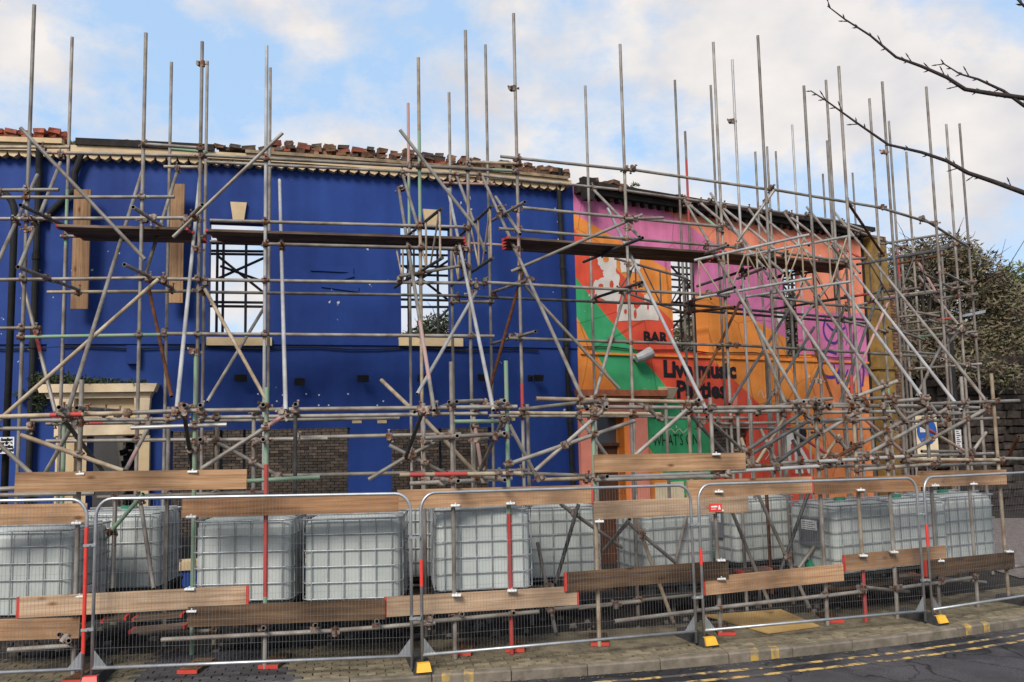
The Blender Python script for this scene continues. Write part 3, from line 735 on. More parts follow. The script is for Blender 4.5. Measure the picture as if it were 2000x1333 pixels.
# flat paint shapes
def paint(name, pts, mname, off=.006, sub=MW):
    b = MB(); q = [wallmap(*FX(*p), off) for p in pts]; b.poly(q[::-1] if False else q); o = b.build(name, mname); sub.add(o); return o
rr = random.Random(5)
def jag(pts, amp=2.0, n=4):
    o_ = []
    for (a, c) in zip(pts, pts[1:] + pts[:1]):
        for i in range(n):
            f = i / n; o_.append((a[0] + (c[0] - a[0]) * f + rr.uniform(-amp, amp), a[1] + (c[1] - a[1]) * f + rr.uniform(-amp, amp)))
    return o_
paint('flaking_letter', jag([(1166, 499), (1203, 498), (1204, 530), (1210, 545), (1211, 582), (1207, 592), (1188, 590), (1160, 578), (1160, 552), (1178, 540), (1178, 528), (1168, 515)]), 'white_paint')
paint('flaking_letter', jag([(1207, 502), (1251, 502), (1250, 520), (1249, 532), (1213, 532), (1211, 515)], 1.5), 'white_paint')
paint('flaking_letter', jag([(1205, 594), (1235, 592), (1242, 606), (1252, 594), (1284, 592), (1285, 626), (1207, 627)], 1.8), 'white_paint')
paint('flaking_letter', jag([(1258, 577), (1269, 577), (1268, 590), (1258, 589)], 1), 'white_paint')
paint('flaking_letter', jag([(1516, 606), (1528, 610), (1530, 630), (1522, 633), (1515, 622)], 1), 'white_paint')
for (cx_, cy_, rx, ry, mn) in ((1183, 507, 6, 6, 'orange_paint'), (1173, 559, 5, 4.5, 'red_paint'), (1194, 556, 4, 8, 'red_paint'), (1221, 609, 3, 5, 'red_paint'), (1240, 614, 3, 9, 'red_paint'), (1265, 600, 2, 6, 'red_paint')):
    paint('paint_spot', [(cx_ + rx * math.cos(k / 10 * 2 * math.pi), cy_ - ry * math.sin(k / 10 * 2 * math.pi)) for k in range(10)], mn, .010)
paint('mural_shape', [(1536, 850), (1548, 845), (1580, 900), (1582, 925), (1548, 925), (1534, 880)], 'white_paint', .006)
paint('mural_shape', [(1544, 868), (1550, 862), (1553, 925), (1546, 925)], 'red_paint', .010)
paint('mural_shape', [(1561, 885), (1567, 890), (1578, 925), (1569, 925)], 'red_paint', .010)
paint('mural_shape', [(1562 + 13 * math.cos(k / 12 * 6.283), 848 - 17 * math.sin(k / 12 * 6.283)) for k in range(12)], 'black_paint', .012)
paint('mural_shape', [(1432, 768), (1441, 768), (1439, 798), (1431, 798)], 'salmon', .006)
for (cx_, cy_) in ((1652, 852), (1662, 868), (1648, 878), (1640, 862), (1660, 890)):
    paint('mural_leaf', [(cx_ + 2.5 * math.cos(k / 8 * 6.283), cy_ - 6 * math.sin(k / 8 * 6.283)) for k in range(8)], 'black_paint', .007)
def stroke(name, pts, mname, wpx=4, off=.008):
    # smooth a pixel polyline and lay it as a thin painted ribbon
    P2 = [Vector((*wallmap(*FX(*p), off),)) for p in pts]
    sm = []
    for i in range(len(P2) - 1):
        p0, p1, p2, p3 = P2[max(i - 1, 0)], P2[i], P2[i + 1], P2[min(i + 2, len(P2) - 1)]
        for k in range(6):
            t = k / 6
            sm.append(.5 * ((2 * p1) + (p2 - p0) * t + (2 * p0 - 5 * p1 + 4 * p2 - p3) * t * t + (3 * p1 - p0 - 3 * p2 + p3) * t ** 3))
    sm.append(P2[-1]); b = MB(); nrm = Vector((.62, -1, 0)).normalized(); wd = wpx / 1700 * 20
    for i in range(len(sm) - 1):
        d = (sm[i + 1] - sm[i]).normalized(); s_ = d.cross(nrm) * wd / 2
        b.poly([sm[i] - s_, sm[i + 1] - s_, sm[i + 1] + s_, sm[i] + s_])
    o = b.build(name, mname); MW.add(o)
stroke('graffiti_stroke', [(1612, 622), (1608, 645), (1616, 665), (1632, 670), (1640, 655)], 'purple_paint', 5)
stroke('graffiti_stroke', [(1614, 632), (1626, 645), (1640, 646), (1650, 640)], 'purple_paint', 5)
stroke('graffiti_stroke', [(1646, 625), (1654, 650), (1652, 675)], 'purple_paint', 2)
stroke('graffiti_stroke', [(1662, 625), (1662, 660), (1658, 685)], 'purple_paint', 2)
stroke('graffiti_stroke', [(1666, 650), (1667, 690)], 'purple_paint', 4)
stroke('graffiti_stroke', [(1604, 690), (1616, 686), (1634, 692)], 'purple_paint', 5)
stroke('graffiti_stroke', [(1606, 705), (1604, 722), (1612, 735), (1630, 736), (1640, 722)], 'purple_paint', 7)
stroke('graffiti_stroke', [(1628, 712), (1636, 750), (1642, 722), (1648, 740), (1656, 722)], 'purple_paint', 4)
stroke('graffiti_stroke', [(1672, 715), (1686, 718), (1684, 755)], 'purple_paint', 6)
stroke('graffiti_stroke', [(1678, 720), (1682, 768)], 'purple_paint', 4)
for pts in ([(1480, 772), (1486, 762), (1492, 778), (1500, 764), (1506, 776)], [(1500, 818), (1508, 828), (1502, 842), (1512, 852)], [(1494, 875), (1502, 885), (1494, 898)]):
    stroke('mural_squiggle', pts, 'white_paint', 1.2)
stroke('mural_zigzag', [(1302, 845), (1310, 838), (1318, 845), (1326, 838), (1334, 845), (1342, 838)], 'cream_paint', 1.2)
# lettering
def letters(body, px0, px1, pyb, pyt, mname, name, bold, sub=MW, squeeze=True):
    cu = bpy.data.curves.new(name, 'FONT'); cu.body = body; cu.extrude = .001; cu.offset = bold; cu.resolution_u = 2
    o = bpy.data.objects.new(name, cu); COL.objects.link(o)
    bpy.context.view_layer.update()
    dg = bpy.context.evaluated_depsgraph_get(); me = bpy.data.meshes.new_from_object(o.evaluated_get(dg))
    bpy.data.objects.remove(o)
    xs_ = [v.co.x for v in me.vertices]; ys_ = [v.co.y for v in me.vertices]
    (xa_, za_), (xb_, _), (_, zt_) = FX(px0, pyb), FX(px1, pyb), FX(px0, pyt)
    hyp = math.sqrt(1 + .62 ** 2)
    W_ = (xb_ - xa_) * hyp; sx = W_ / (max(xs_) - min(xs_)); sy = (zt_ - za_) / (max(ys_) - min(ys_))
    for v in me.vertices: v.co = ((v.co.x - min(xs_)) * sx, (v.co.y - min(ys_)) * sy, v.co.z)
    me.materials.append(MATS[mname]); o = link(name, me); sub.add(o)
    o.location = wallmap(xa_, za_, .010); o.rotation_euler = (R(90), 0, math.atan(.62)); return o
letters('BAR', 1257, 1305, 669, 647, 'black_paint', 'painted_lettering', .042)
letters('Live music', 1296, 1438, 738, 703, 'black_paint', 'painted_lettering', .052)
letters('Parties', 1322, 1419, 779, 743, 'black_paint', 'painted_lettering', .042)
letters("WHAT'S ON", 1275, 1363, 872, 849, 'black_paint', 'painted_lettering', -.004)

# ------------------------------------------------------------------ back brick wall seen through the openings
bk = empty('brick_wall', (-3, 23.6, -.2), 'dark brick wall seen through the ground floor openings of the blue front', 'wall')
BK = Sub(bk)
b = MB(); b.box((-14, 23.55, -.6), (4.6, 23.9, 3.9)); BK.add(b.build('mortar_core', 'mortar'))
bms = [brickmesh('brick', k, 80 + i, j=.004) for i, k in enumerate(['brick_dark', 'brick_soot', 'brick_dark'])]
rest = MB(); cnt = 0; rr = random.Random(11)
cand = []
zz = -.1; rown = 0
while zz < 3.85:
    x = -13.9 + (.115 if rown % 2 else 0)
    while x < 4.5:
        cand.append((x, zz)); x += .23
    zz += .078; rown += 1
cand.sort(key=lambda c: abs(c[1] - 2.1) * 3 + (0 if -9.5 < c[0] < .5 else 20) + abs(c[0] + 5) * .12)
for (x, zz) in cand:
    if cnt < 290:
        o = link('brick', bms[rr.choice([0, 1, 1, 2])]); BK.add(o); o.location = (x, 23.53 + rr.uniform(-.006, .006), zz); cnt += 1
    else:
        yy = 23.53 + rr.uniform(-.006, .006); rest.box((x - .107, yy - .05, zz), (x + .107, yy + .05, zz + .066), rr.choice([0, 0, 1]))
tag(BK.add(rest.build('brick_field', ['brick_dark', 'brick_soot'])), kind='stuff')

# ------------------------------------------------------------------ scaffold tubes
TUBES = []
def tubemesh(L, bands, base, r=.0262, n=12):
    cuts = sorted({0.0, 1.0} | {c for (a, c, _) in bands for c in (a, c)} | {a for (a, c, _) in bands})
    mats = [base, 'hole'] + [k for (_, _, k) in bands]
    b = MB()
    ring = lambda z, rr_: [(rr_ * math.cos(2 * math.pi * j / n), rr_ * math.sin(2 * math.pi * j / n), z) for j in range(n)]
    for z0, z1 in zip(cuts, cuts[1:]):
        mid = (z0 + z1) / 2; mi = 0
        for k, (a, c, _) in enumerate(bands):
            if a <= mid <= c: mi = 2 + k
        A_, B_ = ring(z0 * L, r), ring(z1 * L, r)
        for j in range(n): b.poly([A_[j], A_[(j + 1) % n], B_[(j + 1) % n], B_[j]], mi)
    for (z, zi, fl) in ((0, .05, True), (L, L - .05, False)):
        A_, B_, C_ = ring(z, r), ring(z, r * .8), ring(zi, r * .8)
        for j in range(n):
            q = [A_[j], B_[j], B_[(j + 1) % n], A_[(j + 1) % n]]; b.poly(q if fl else q[::-1], 0)
            q = [B_[j], C_[j], C_[(j + 1) % n], B_[(j + 1) % n]]; b.poly(q if fl else q[::-1], 1)
        b.poly(C_ if fl else C_[::-1], 1)
    me = b.mesh('tube', mats)
    sm = [len(p.vertices) == 4 for p in me.polygons]; me.polygons.foreach_set('use_smooth', sm)
    return me
scaf = empty('scaffold', (0, 13, -.1), 'steel tube scaffold shoring the pub fronts, with boards and raking struts', 'scaffold')
SC = Sub(scaf)
rear = empty('scaffold', (0, 19, -.1), 'tube scaffold coloured as a dark silhouette behind the walls, seen through window holes', 'scaffold')
RS = Sub(rear)
def tube(name, p, q, base='grey', bands=(), sub=SC, reg=True):
    p, q = Vector(p), Vector(q); d = q - p
    me = tubemesh(d.length, list(bands), base)
    o = link(name, me); sub.add(o)
    o.location = p; o.rotation_euler = d.to_track_quat('Z', 'Y').to_euler()
    if reg and sub is SC: TUBES.append((p, q, name))
    return o
def std(px, py, t, base='grey', bands=(), foot=None, sub=SC):
    p = P(px, py, t); z0 = zg(p.x) if foot is None else P(px, foot, t).z
    tube('standard', (p.x, p.y, z0), p, base, bands, sub); return p
def tb(name, x0, y0, t0, x1, y1, t1, base='grey', bands=(), sub=SC, off=.055):
    return tube(name, P(x0, y0, t0, off), P(x1, y1, t1, off), base, bands, sub)
# tall standards
for row_ in [(67, 10, .5), (141, 73, .85, 'grey', [(.62, .72, 'green')]), (285, 65, .5), (335, 122, .85), (395, 82, .5), (405, 120, .85), (521, 90, .5, 'silver'), (528, 133, .85),
             (797, 202, .85, 'grey', [(.84, 1, 'pink'), (.74, .84, 'green')]), (817, 113, .5, 'tan', [(.7, .86, 'green')]), (877, 181, .85), (909, 60, .5), (948, 88, .85), (1003, 27, .5, 'grey', [(.30, .36, 'red'), (.55, .66, 'pink')]),
             (1143, 168, .85), (1211, 87, .5), (1318, 157, .85), (1338, 257, .88, 'grey', [(.78, .93, 'red')]), (1388, 167, .85), (1393, 83, .5), (1430, 117, .6, 'silver'), (1475, 297, .88),
             (1480, 70, .4), (1498, 287, .9), (1547, 244, .9, 'silver'), (1570, 168, .4), (1613, 157, .55), (1615, 275, .9), (1638, 130, .3), (1698, 193, .5, 'grey', [(.3, .38, 'green')]),
             (1723, 160, .45), (1736, 237, .7, 'grey', [(.62, .68, 'red')]), (1770, 297, .75), (1809, 170, .4), (1848, 243, .5), (1874, 242, .55, 'grey', [(.3, .36, 'pink')])]:
    std(*row_)
for (px, py) in ((1515, 296), (1607, 340), (1665, 338)):
    std(px, py, 1.12, sub=RS)
# front and second row standards
for row_ in [(160, 742, 'm.42'), (521, 757, 'm.42', 'green', [(.25, .72, 'red'), (.0, .12, 'grey')]), (881, 707, 'm.42'), (988, 705, 'm.42', 'red', [(.47, 1, 'green')]), (1156, 773, 'm.42', 'tan', [(.6, .9, 'green')]),
             (1387, 777, 'm.42'), (1592, 790, 'm.42'), (1662, 733, 'm.42', 'tan', [(.8, 1, 'red'), (0, .22, 'red')]), (1723, 742, 'm.42'), (1804, 740, 'm.42'), (1877, 736, 'm.42'), (1936, 730, 'm.42', 'tan'),
             (383, 688, 'm1.2', 'green'), (127, 790, 'm1.7', 'green'), (330, 795, 'm1.7'), (424, 806, 'm1.7', 'tan'), (496, 806, 'm1.7'), (577, 800, 'm1.4', 'dark'), (827, 788, 'm1.7'), (925, 790, 'm1.7'),
             (1030, 790, 'm1.9'), (1232, 786, 'm1.7'), (1300, 780, 'm1.9'), (1345, 800, 'm1.9', 'tan'), (1440, 800, 'm1.7'), (1465, 780, 'm2.2'), (1530, 800, 'm1.9'), (1555, 790, 'm2.4'), (1700, 790, 'm2.0'), (1760, 790, 'm2.2'), (1850, 790, 'm2.0', 'tan'), (1915, 800, 'm2.4'),
             (1360, 690, .7), (1500, 690, .72), (1545, 600, .6), (1650, 470, .62), (1760, 480, .6), (1838, 480, .7)]:
    std(*row_)
# ledgers: (x0,y0,t0,x1,y1,t1,base,bands)
F, M1, M2 = 'm.42', 'm1.2', 'm1.7'
for a in [(-20, 372, .5, 115, 371, .5), (-20, 386, .5, 341, 385, .5, 'grey', [(.8, .86, 'green')]), (-20, 428, .5, 360, 426, .5), (118, 462, .85, 395, 462, .85, 'grey', [(.35, .5, 'red')]),
          (-20, 547, .5, 323, 543, .5), (92, 571, .8, 395, 569, .8, 'tan'), (320, 545, .5, 385, 546, .5), (-20, 642, .5, 73, 641, .5), (34, 659, .5, 320, 654, .5, 'green'), (321, 652, .5, 965, 657, .5),
          (-20, 288, .75, 136, 288, .75, 'tan'), (85, 298, .75, 404, 306, .75, 'grey', [(.05, .16, 'pink')]), (283, 282, .5, 396, 290, .5), (335, 291, .8, 400, 297, .8, 'green'), (320, 326, .8, 395, 327, .8, 'tan'), (402, 304, .5, 800, 325, .5), (800, 324, .5, 1000, 334, .5, 'grey', [(.8, 1, 'green')]),
          (404, 317, .8, 935, 342, .8), (937, 343, .8, 1210, 371, .8), (1208, 371, .8, 1500, 412, .8), (1498, 411, .8, 1645, 433, .8), (1640, 432, .8, 1700, 455, .75), (865, 358, .85, 966, 361, .85, 'pink'), (917, 317, .5, 1008, 320, .5, 'tan'),
          (978, 306, .5, 1235, 333, .5), (1230, 331, .5, 1505, 371, .45), (1500, 369, .45, 1720, 406, .4), (1716, 405, .4, 1822, 437, .4), (1800, 426, .4, 1890, 482, .5), (1640, 440, .6, 1780, 490, .6),
          (410, 431, .5, 905, 444, .5), (410, 472, .8, 905, 478, .8), (520, 477, .5, 890, 486, .5), (395, 547, .5, 946, 554, .5), (405, 571, .8, 893, 578, .8), (946, 552, .5, 1235, 567, .5), (1228, 567, .5, 1420, 578, .5), (898, 579, .8, 1350, 597, .75, 'dark'), (880, 590, .85, 962, 590, .85), (1345, 596, .7, 1700, 626, .6, 'dark'), (1345, 606, .75, 1690, 632, .7, 'dark'),
          (993, 661, .5, 1435, 675, .5), (1430, 674, .5, 1810, 697, .45), (1760, 686, .5, 1838, 693, .5),
          (1020, 406, .5, 1405, 443, .5), (974, 447, .5, 1435, 483, .5), (1167, 492, .6, 1345, 504, .6), (780, 540, .5, 905, 519, .5), (835, 472, .8, 1000, 480, .8, 'pink'),
          (1480, 577, .5, 1590, 592, .5), (1598, 594, .5, 1722, 604, .5), (1435, 482, .5, 1660, 512, .5), (1600, 508, .6, 1690, 505, .6),
          # level 1
          (-20, 815, F, 250, 807, F, 'tan', [(.43, .66, 'red')]), (248, 807, F, 350, 803, F), (340, 803, F, 1010, 795, F), (60, 822, M2, 345, 819, M2), (400, 816, M2, 952, 808, M2), (90, 828, .5, 335, 825, .5, 'grey', [(.2, .45, 'red')]), (400, 823, .5, 780, 817, .5), (256, 836, M1, 443, 830, M1, 'silver'), (-20, 838, M2, 64, 837, M2),
          (977, 807, M2, 1290, 809, M2, 'tan'), (955, 813, .5, 1290, 813, .5), (1047, 779, F, 1365, 786, F, 'tan'), (1125, 795, M1, 1390, 797, M1), (1385, 797, F, 1720, 793, F), (1330, 805, M2, 1570, 803, M2), (1280, 817, .5, 1460, 817, .5), (1400, 828, .5, 1680, 824, .6), (1395, 836, .7, 1700, 838, .7),
          (1532, 786, M1, 1625, 779, M1), (1620, 790, F, 1730, 793, F), (1670, 781, F, 1755, 775, F), (1725, 786, F, 1810, 779, F), (1740, 793, M1, 1890, 793, M1), (1800, 790, F, 1990, 783, F), (1760, 795, M2, 1930, 797, M2), (1745, 806, .3, 1930, 806, .3), (1850, 810, M2, 1935, 803, M2), (1600, 822, F, 1735, 817, F), (1740, 825, M2, 1950, 817, M2), (1600, 806, M2, 1760, 804, M2),
          (877, 786, F, 942, 783, 'm1.0'), (880, 824, M1, 978, 823, M1, 'green'), (830, 856, F, 985, 848, F, 'grey'), (90, 862, .5, 390, 859, .5), (400, 860, M2, 640, 857, M2), (580, 855, M2, 900, 848, M2),
          # level .6 (about head height of the fence)
          (-20, 957, F, 32, 954, F), (-20, 968, M1, 185, 964, M1), (190, 972, M2, 520, 962, M2), (482, 940, M1, 625, 932, M1, 'green'), (530, 930, M2, 1030, 919, M2), (780, 928, F, 1017, 925, F, 'tan', [(.08, .2, 'red'), (.28, .55, 'red')]), (800, 945, M1, 1000, 935, M1), (1017, 925, M2, 1160, 930, M2), (1055, 938, M1, 1190, 933, M1, 'tan'), (1170, 933, M1, 1385, 925, M1, 'silver'), (1160, 938, F, 1420, 930, F), (1455, 910, M1, 1600, 911, M1, 'grey', [(.2, .5, 'rust')]), (1420, 922, F, 1600, 911, F, 'silver'), (1522, 905, M2, 1600, 901, M2),
          (1598, 902, F, 1770, 892, F, 'silver'), (1600, 910, M1, 1745, 911, M1), (1680, 918, F, 1830, 906, F), (1770, 898, F, 1960, 899, F, 'tan'), (1760, 903, M2, 1875, 905, M2, 'rust'), (1780, 891, M2, 1940, 886, M2), (1800, 882, M2, 1872, 882, M2), (1820, 910, M1, 1950, 905, M1), (1600, 890, M2, 1730, 884, M2), (1950, 896, F, 2030, 897, F),
          # low ledgers
          (15, 1270, F, 142, 1261, F), (315, 1250, F, 660, 1232, F), (655, 1232, F, 850, 1217, F), (800, 1218, F, 1052, 1195, F), (1065, 1192, M1, 1200, 1180, M1), (1200, 1214, F, 1405, 1188, F), (1130, 1188, M1, 1250, 1175, M1), (1200, 1178, M2, 1400, 1158, M2), (1405, 1187, F, 1610, 1164, F), (1600, 1166, F, 1680, 1156, F), (1690, 1148, F, 1775, 1156, M1), (1830, 1130, F, 1925, 1138, M1), (1750, 1150, F, 1900, 1128, F), (1895, 1117, F, 2020, 1103, F), (270, 1240, M2, 420, 1232, M2)]:
    tb('ledger', *a)
# braces and rakers
for a in [(40, 250, .45, 283, 507, .45), (552, 260, .45, 338, 464, .45), (781, 254, .45, 925, 440, .45), (309, 546, .45, -10, 828, .3, 'tan'), (290, 560, .7, 335, 775, .5, 'rust'), (400, 565, .5, 522, 785, .4, 'tan'), (518, 598, .8, 405, 785, .6), (40, 535, .6, 108, 805, .5, 'grey', [(.42, .58, 'red')]),
          (930, 570, .5, 815, 770, .3, 'silver'), (1022, 528, .5, 955, 765, .6, 'rust'), (1025, 560, .5, 1210, 760, .4), (1232, 530, .6, 1155, 800, .4), (1254, 420, .45, 998, 531, .5), (1295, 426, .45, 1220, 428, .45),
          (1512, 372, .4, 1440, 472, .45), (1445, 590, .6, 1345, 800, .4, 'rust'), (1560, 575, .6, 1425, 790, .4, 'dark'), (1590, 640, .5, 1490, 800, .4, 'dark'), (1650, 600, .5, 1570, 790, .4, 'dark'), (1720, 560, .5, 1640, 790, .3, 'dark'), (1735, 590, .5, 1660, 760, .4, 'pink'), (1660, 780, F, 1752, 745, F), (1855, 640, .5, 1790, 775, .4), (1888, 625, .5, 1830, 700, .5), (1580, 650, .7, 1625, 778, .6, 'rust'), (1655, 395, .4, 1726, 500, .5, 'rust'), (1625, 480, .5, 1668, 535, .5), (1625, 550, .5, 1560, 630, .5),
          # level 0-1 bracing
          (40, 850, F, 240, 920, F, 'tan'), (-10, 860, F, 60, 925, F), (138, 838, M1, 88, 925, M2), (125, 820, F, 200, 920, M2, 'dark'), (290, 835, M2, 245, 920, M1, 'grey', [(.5, .9, 'pink')]), (360, 810, F, 375, 915, M2, 'dark'), (555, 812, F, 395, 915, F, 'grey', [(.0, .25, 'pink')]), (425, 865, M2, 545, 930, M2), (825, 805, F, 790, 900, M2, 'dark'), (830, 820, M1, 930, 925, M1, 'tan'), (745, 743, .3, 810, 805, 'm1.0', 'tan'), (885, 845, M2, 810, 885, M2), (985, 815, F, 935, 925, M2), (995, 830, M1, 1050, 935, M1), (1180, 800, F, 1045, 920, F), (985, 910, F, 1240, 822, F), (1130, 815, M2, 1185, 890, M2), (1245, 785, M1, 1282, 812, M1), (1342, 800, F, 1240, 890, F), (1350, 812, M1, 1420, 890, M1, 'dark'), (1380, 815, M1, 1450, 880, M2), (925, 815, M2, 940, 915, M2, 'pink'), (880, 930, M2, 760, 870, M2), (720, 937, M1, 790, 895, M1),
          (1567, 805, F, 1452, 885, F, 'dark'), (1592, 815, F, 1465, 888, F, 'dark'), (1600, 845, F, 1515, 905, F, 'dark'), (1690, 795, F, 1600, 850, F), (1447, 855, M1, 1468, 920, M1, 'tan'), (1485, 838, M2, 1515, 900, M2), (1530, 820, M2, 1478, 905, M2, 'tan'), (1548, 860, M1, 1563, 890, M1, 'dark'), (1545, 840, M2, 1620, 890, M2, 'grey', [(.4, .9, 'red')]), (1810, 798, F, 1630, 895, F, 'grey', [(.7, 1, 'rust')]), (1850, 798, F, 1690, 890, F), (1925, 800, F, 1770, 885, F), (1690, 820, M1, 1760, 880, M1, 'pink'), (1800, 832, M2, 1890, 885, M2, 'tan', [(.1, .3, 'red'), (.7, 1, 'pink')]), (1926, 845, M2, 1898, 885, M2), (1745, 792, F, 1771, 825, F), (1816, 790, F, 1843, 825, F, 'silver'), (1990, 853, 'm1.0', 1960, 910, 'm1.6', 'rust'), (1610, 830, M2, 1665, 890, M2), (1700, 840, M2, 1745, 890, M2), (1640, 850, M2, 1605, 900, M2, 'tan'),
          # under the fence line
          (280, 965, M1, 165, 1098, M2, 'green'), (225, 975, M2, 220, 1150, M1), (275, 985, M2, 300, 1150, M1), (135, 1025, M1, 170, 1155, M1), (1095, 985, M1, 1215, 1070, M2), (1130, 985, M1, 1085, 1140, M1, 'dark'), (1050, 1060, M1, 1085, 1235, M1), (1230, 1015, F, 1180, 1075, M1), (1225, 1020, M1, 1320, 1100, M1), (1240, 1010, M1, 1315, 1215, M1, 'tan'), (1430, 1000, M1, 1505, 1185, M1), (1480, 965, M1, 1580, 1185, M1), (1580, 960, M1, 1525, 1115, M1, 'dark'), (1625, 1020, M1, 1560, 1110, M1), (1497, 965, M2, 1508, 1160, M2, 'rust'), (1340, 1010, M2, 1320, 1095, M2)]:
    tb('brace', *a)
for a in [(73, 342, .7, -12, 530, .35), (118, 318, .75, 38, 522, .4), (278, 334, .8, 129, 815, F), (346, 336, .8, 281, 546, .5), (391, 340, .8, 344, 812, F, 'silver'), (546, 352, .8, 558, 802, F, 'silver'), (779, 370, .75, 848, 802, F, 'grey', [(.68, .9, 'pink')]), (787, 343, .8, 829, 487, .5), (875, 370, .75, 964, 802, F, 'silver'), (892, 344, .8, 948, 494, .55), (942, 345, .8, 1147, 800, F), (968, 385, .75, 1016, 458, .45),
          (1160, 372, .8, 1249, 463, .45), (1187, 408, .75, 1379, 800, F, 'silver'), (1336, 390, .8, 1572, 800, F), (1340, 395, .8, 1412, 455, .5, 'grey', [(.6, .95, 'green')]), (1368, 397, .8, 1445, 462, .55), (1388, 378, .8, 1446, 466, .5), (1414, 408, .8, 1536, 505, .5), (1445, 470, .7, 1495, 526, .5), (1462, 408, .8, 1512, 476, .6), (1482, 492, .6, 1532, 534, .4), (1484, 420, .8, 1592, 505, .55), (1440, 450, .8, 1664, 778, F), (1448, 560, .7, 1534, 790, M1), (1532, 416, .8, 1580, 480, .6), (1545, 425, .8, 1640, 497, .6), (1576, 405, .8, 1680, 534, .5), (1540, 500, .75, 1736, 780, F), (1600, 500, .7, 1806, 782, F, 'silver'), (1626, 410, .75, 1928, 786, F), (1668, 534, .6, 1878, 803, F, 'silver'), (1612, 465, .7, 1690, 510, .6, 'grey', [(.5, .9, 'red')]), (1795, 540, .6, 1872, 635, .4), (1795, 515, .6, 1830, 575, .5, 'pink')]:
    tb('raker', *a)
# transoms poking towards the street and on the return
for a in [(40, 401, .25, 150, 452, .8, 'dark'), (35, 522, .25, 152, 566, .8), (260, 405, .25, 335, 455, .8), (243, 517, .25, 335, 562, .8), (395, 400, .3, 340, 458, .8, 'tan'), (115, 796, 'm.1', 135, 806, M2), (150, 797, 'm.1', 230, 803, .5), (360, 792, 'm.1', 372, 800, M2), (391, 792, 'm.1', 394, 806, M2), (514, 791, 'm.1', 500, 803, M2), (577, 790, 'm.1', 576, 803, M2), (391, 859, 'm.1', 395, 865, M2), (514, 859, 'm.1', 500, 866, M2), (892, 785, 'm.1', 850, 800, M2), (985, 783, 'm.1', 930, 798, M2), (893, 852, 'm.1', 835, 862, M2), (985, 847, 'm.1', 935, 860, M2), (1168, 783, 'm.1', 1020, 800, M2), (1185, 795, 'm.1', 1165, 812, M2), (895, 940, 'm.1', 850, 935, M2), (986, 938, 'm.1', 930, 930, M2), (1186, 931, 'm.1', 1130, 930, M2), (116, 1240, 'm.15', 118, 1235, M2), (134, 1252, 'm.05', 150, 1250, M2, 'grey', [(0, .03, 'red')]), (902, 1200, 'm.05', 895, 1197, M2, 'grey', [(0, .03, 'red')]), (1004, 1198, 'm.05', 990, 1188, M2, 'grey', [(0, .03, 'red')]), (515, 1227, 'm.12', 512, 1222, M2), (616, 1222, 'm.12', 612, 1216, M2), (736, 1214, 'm.12', 730, 1210, M2),
          (1025, 395, .35, 960, 432, .8), (1046, 648, .35, 960, 672, .8), (1040, 545, .4, 965, 570, .8), (1255, 465, .3, 1140, 512, .8, 'dark'), (1254, 552, .4, 1160, 583, .8, 'dark'), (1435, 562, .3, 1340, 592, .75, 'dark'), (1422, 480, .3, 1345, 505, .7), (1435, 600, .4, 1330, 612, .8, 'rust'), (1492, 524, .3, 1440, 545, .8, 'dark'), (1365, 782, 'm.1', 1340, 800, M2), (1570, 785, 'm.1', 1480, 800, M2), (1600, 783, 'm.1', 1560, 800, M2), (1620, 791, 'm.1', 1600, 800, M2), (1645, 906, 'm.1', 1610, 900, M2),
          (1720, 477, .6, 1855, 456, .5), (1674, 517, .55, 1893, 476, .55, 'dark'), (1750, 516, .6, 1845, 498, .5, 'rust'), (1770, 566, .6, 1907, 549, .55), (1700, 585, .55, 1880, 561, .5, 'tan', [(.1, .35, 'pink')]), (1832, 583, .5, 1909, 575, .55), (1764, 649, .6, 1870, 638, .45), (1780, 659, .6, 1907, 648, .5, 'grey', [(.1, .5, 'green')]), (1782, 721, .6, 1917, 711, .5), (1756, 620, .6, 1839, 610, .5), (1756, 633, .6, 1857, 622, .5, 'grey', [(.75, 1, 'red')]), (1812, 625, .4, 1901, 654, .55), (1840, 703, .4, 1905, 719, .55), (1806, 536, .45, 1895, 582, .55), (1844, 533, .4, 1893, 558, .55), (1665, 600, .6, 1760, 575, .55, 'grey', [(.3, .7, 'red')]), (1595, 590, .65, 1760, 565, .6, 'dark', [(.45, .65, 'red')]), (1640, 625, .5, 1730, 648, .5), (1735, 640, .5, 1805, 664, .5), (1770, 607, .5, 1835, 618, .45), (1520, 540, .7, 1640, 505, .6, 'dark'), (1360, 560, .7, 1480, 520, .6, 'dark')]:
    tb('transom', *a)
# lattice beams
def lattice(x0, y0, t0, x1, y1, t1, hpx0, hpx1, n, base='tan', base2=None):
    e = SC.add(bpy.data.objects.new('lattice_beam', None)) if False else None
    a0, a1 = P(x0, y0, t0), P(x1, y1, t1); b0, b1 = P(x0, y0 + hpx0, t0), P(x1, y1 + hpx1, t1)
    b0 = Vector((a0.x, a0.y, b0.z)); b1 = Vector((a1.x, a1.y, b1.z))
    mats = [base, base2 or base]
    b = MB(); b.tube([a0, a1], .02415, 12, 0); b.tube([b0, b1], .02415, 12, 0)
    root = b.build('lattice_beam', mats, smooth=False); SC.add(root)
    for i in range(n):
        f0, f1 = (i + .15) / n, (i + .85) / n
        s = MB(); s.tube([a0.lerp(a1, f0), b0.lerp(b1, f0)], .016, 8); st = s.build('strut', base2 or base); st.parent = root
        s = MB(); s.tube([b0.lerp(b1, f0), a0.lerp(a1, f1)] if i % 2 else [a0.lerp(a1, f0), b0.lerp(b1, f1)], .014, 8); st = s.build('strut', base2 or base); st.parent = root
lattice(863, 407, .3, 770, 482, .85, 97, 80, 4, 'dark', 'tan')
lattice(961, 402, .3, 880, 478, .85, 102, 80, 4, 'dark', 'tan')
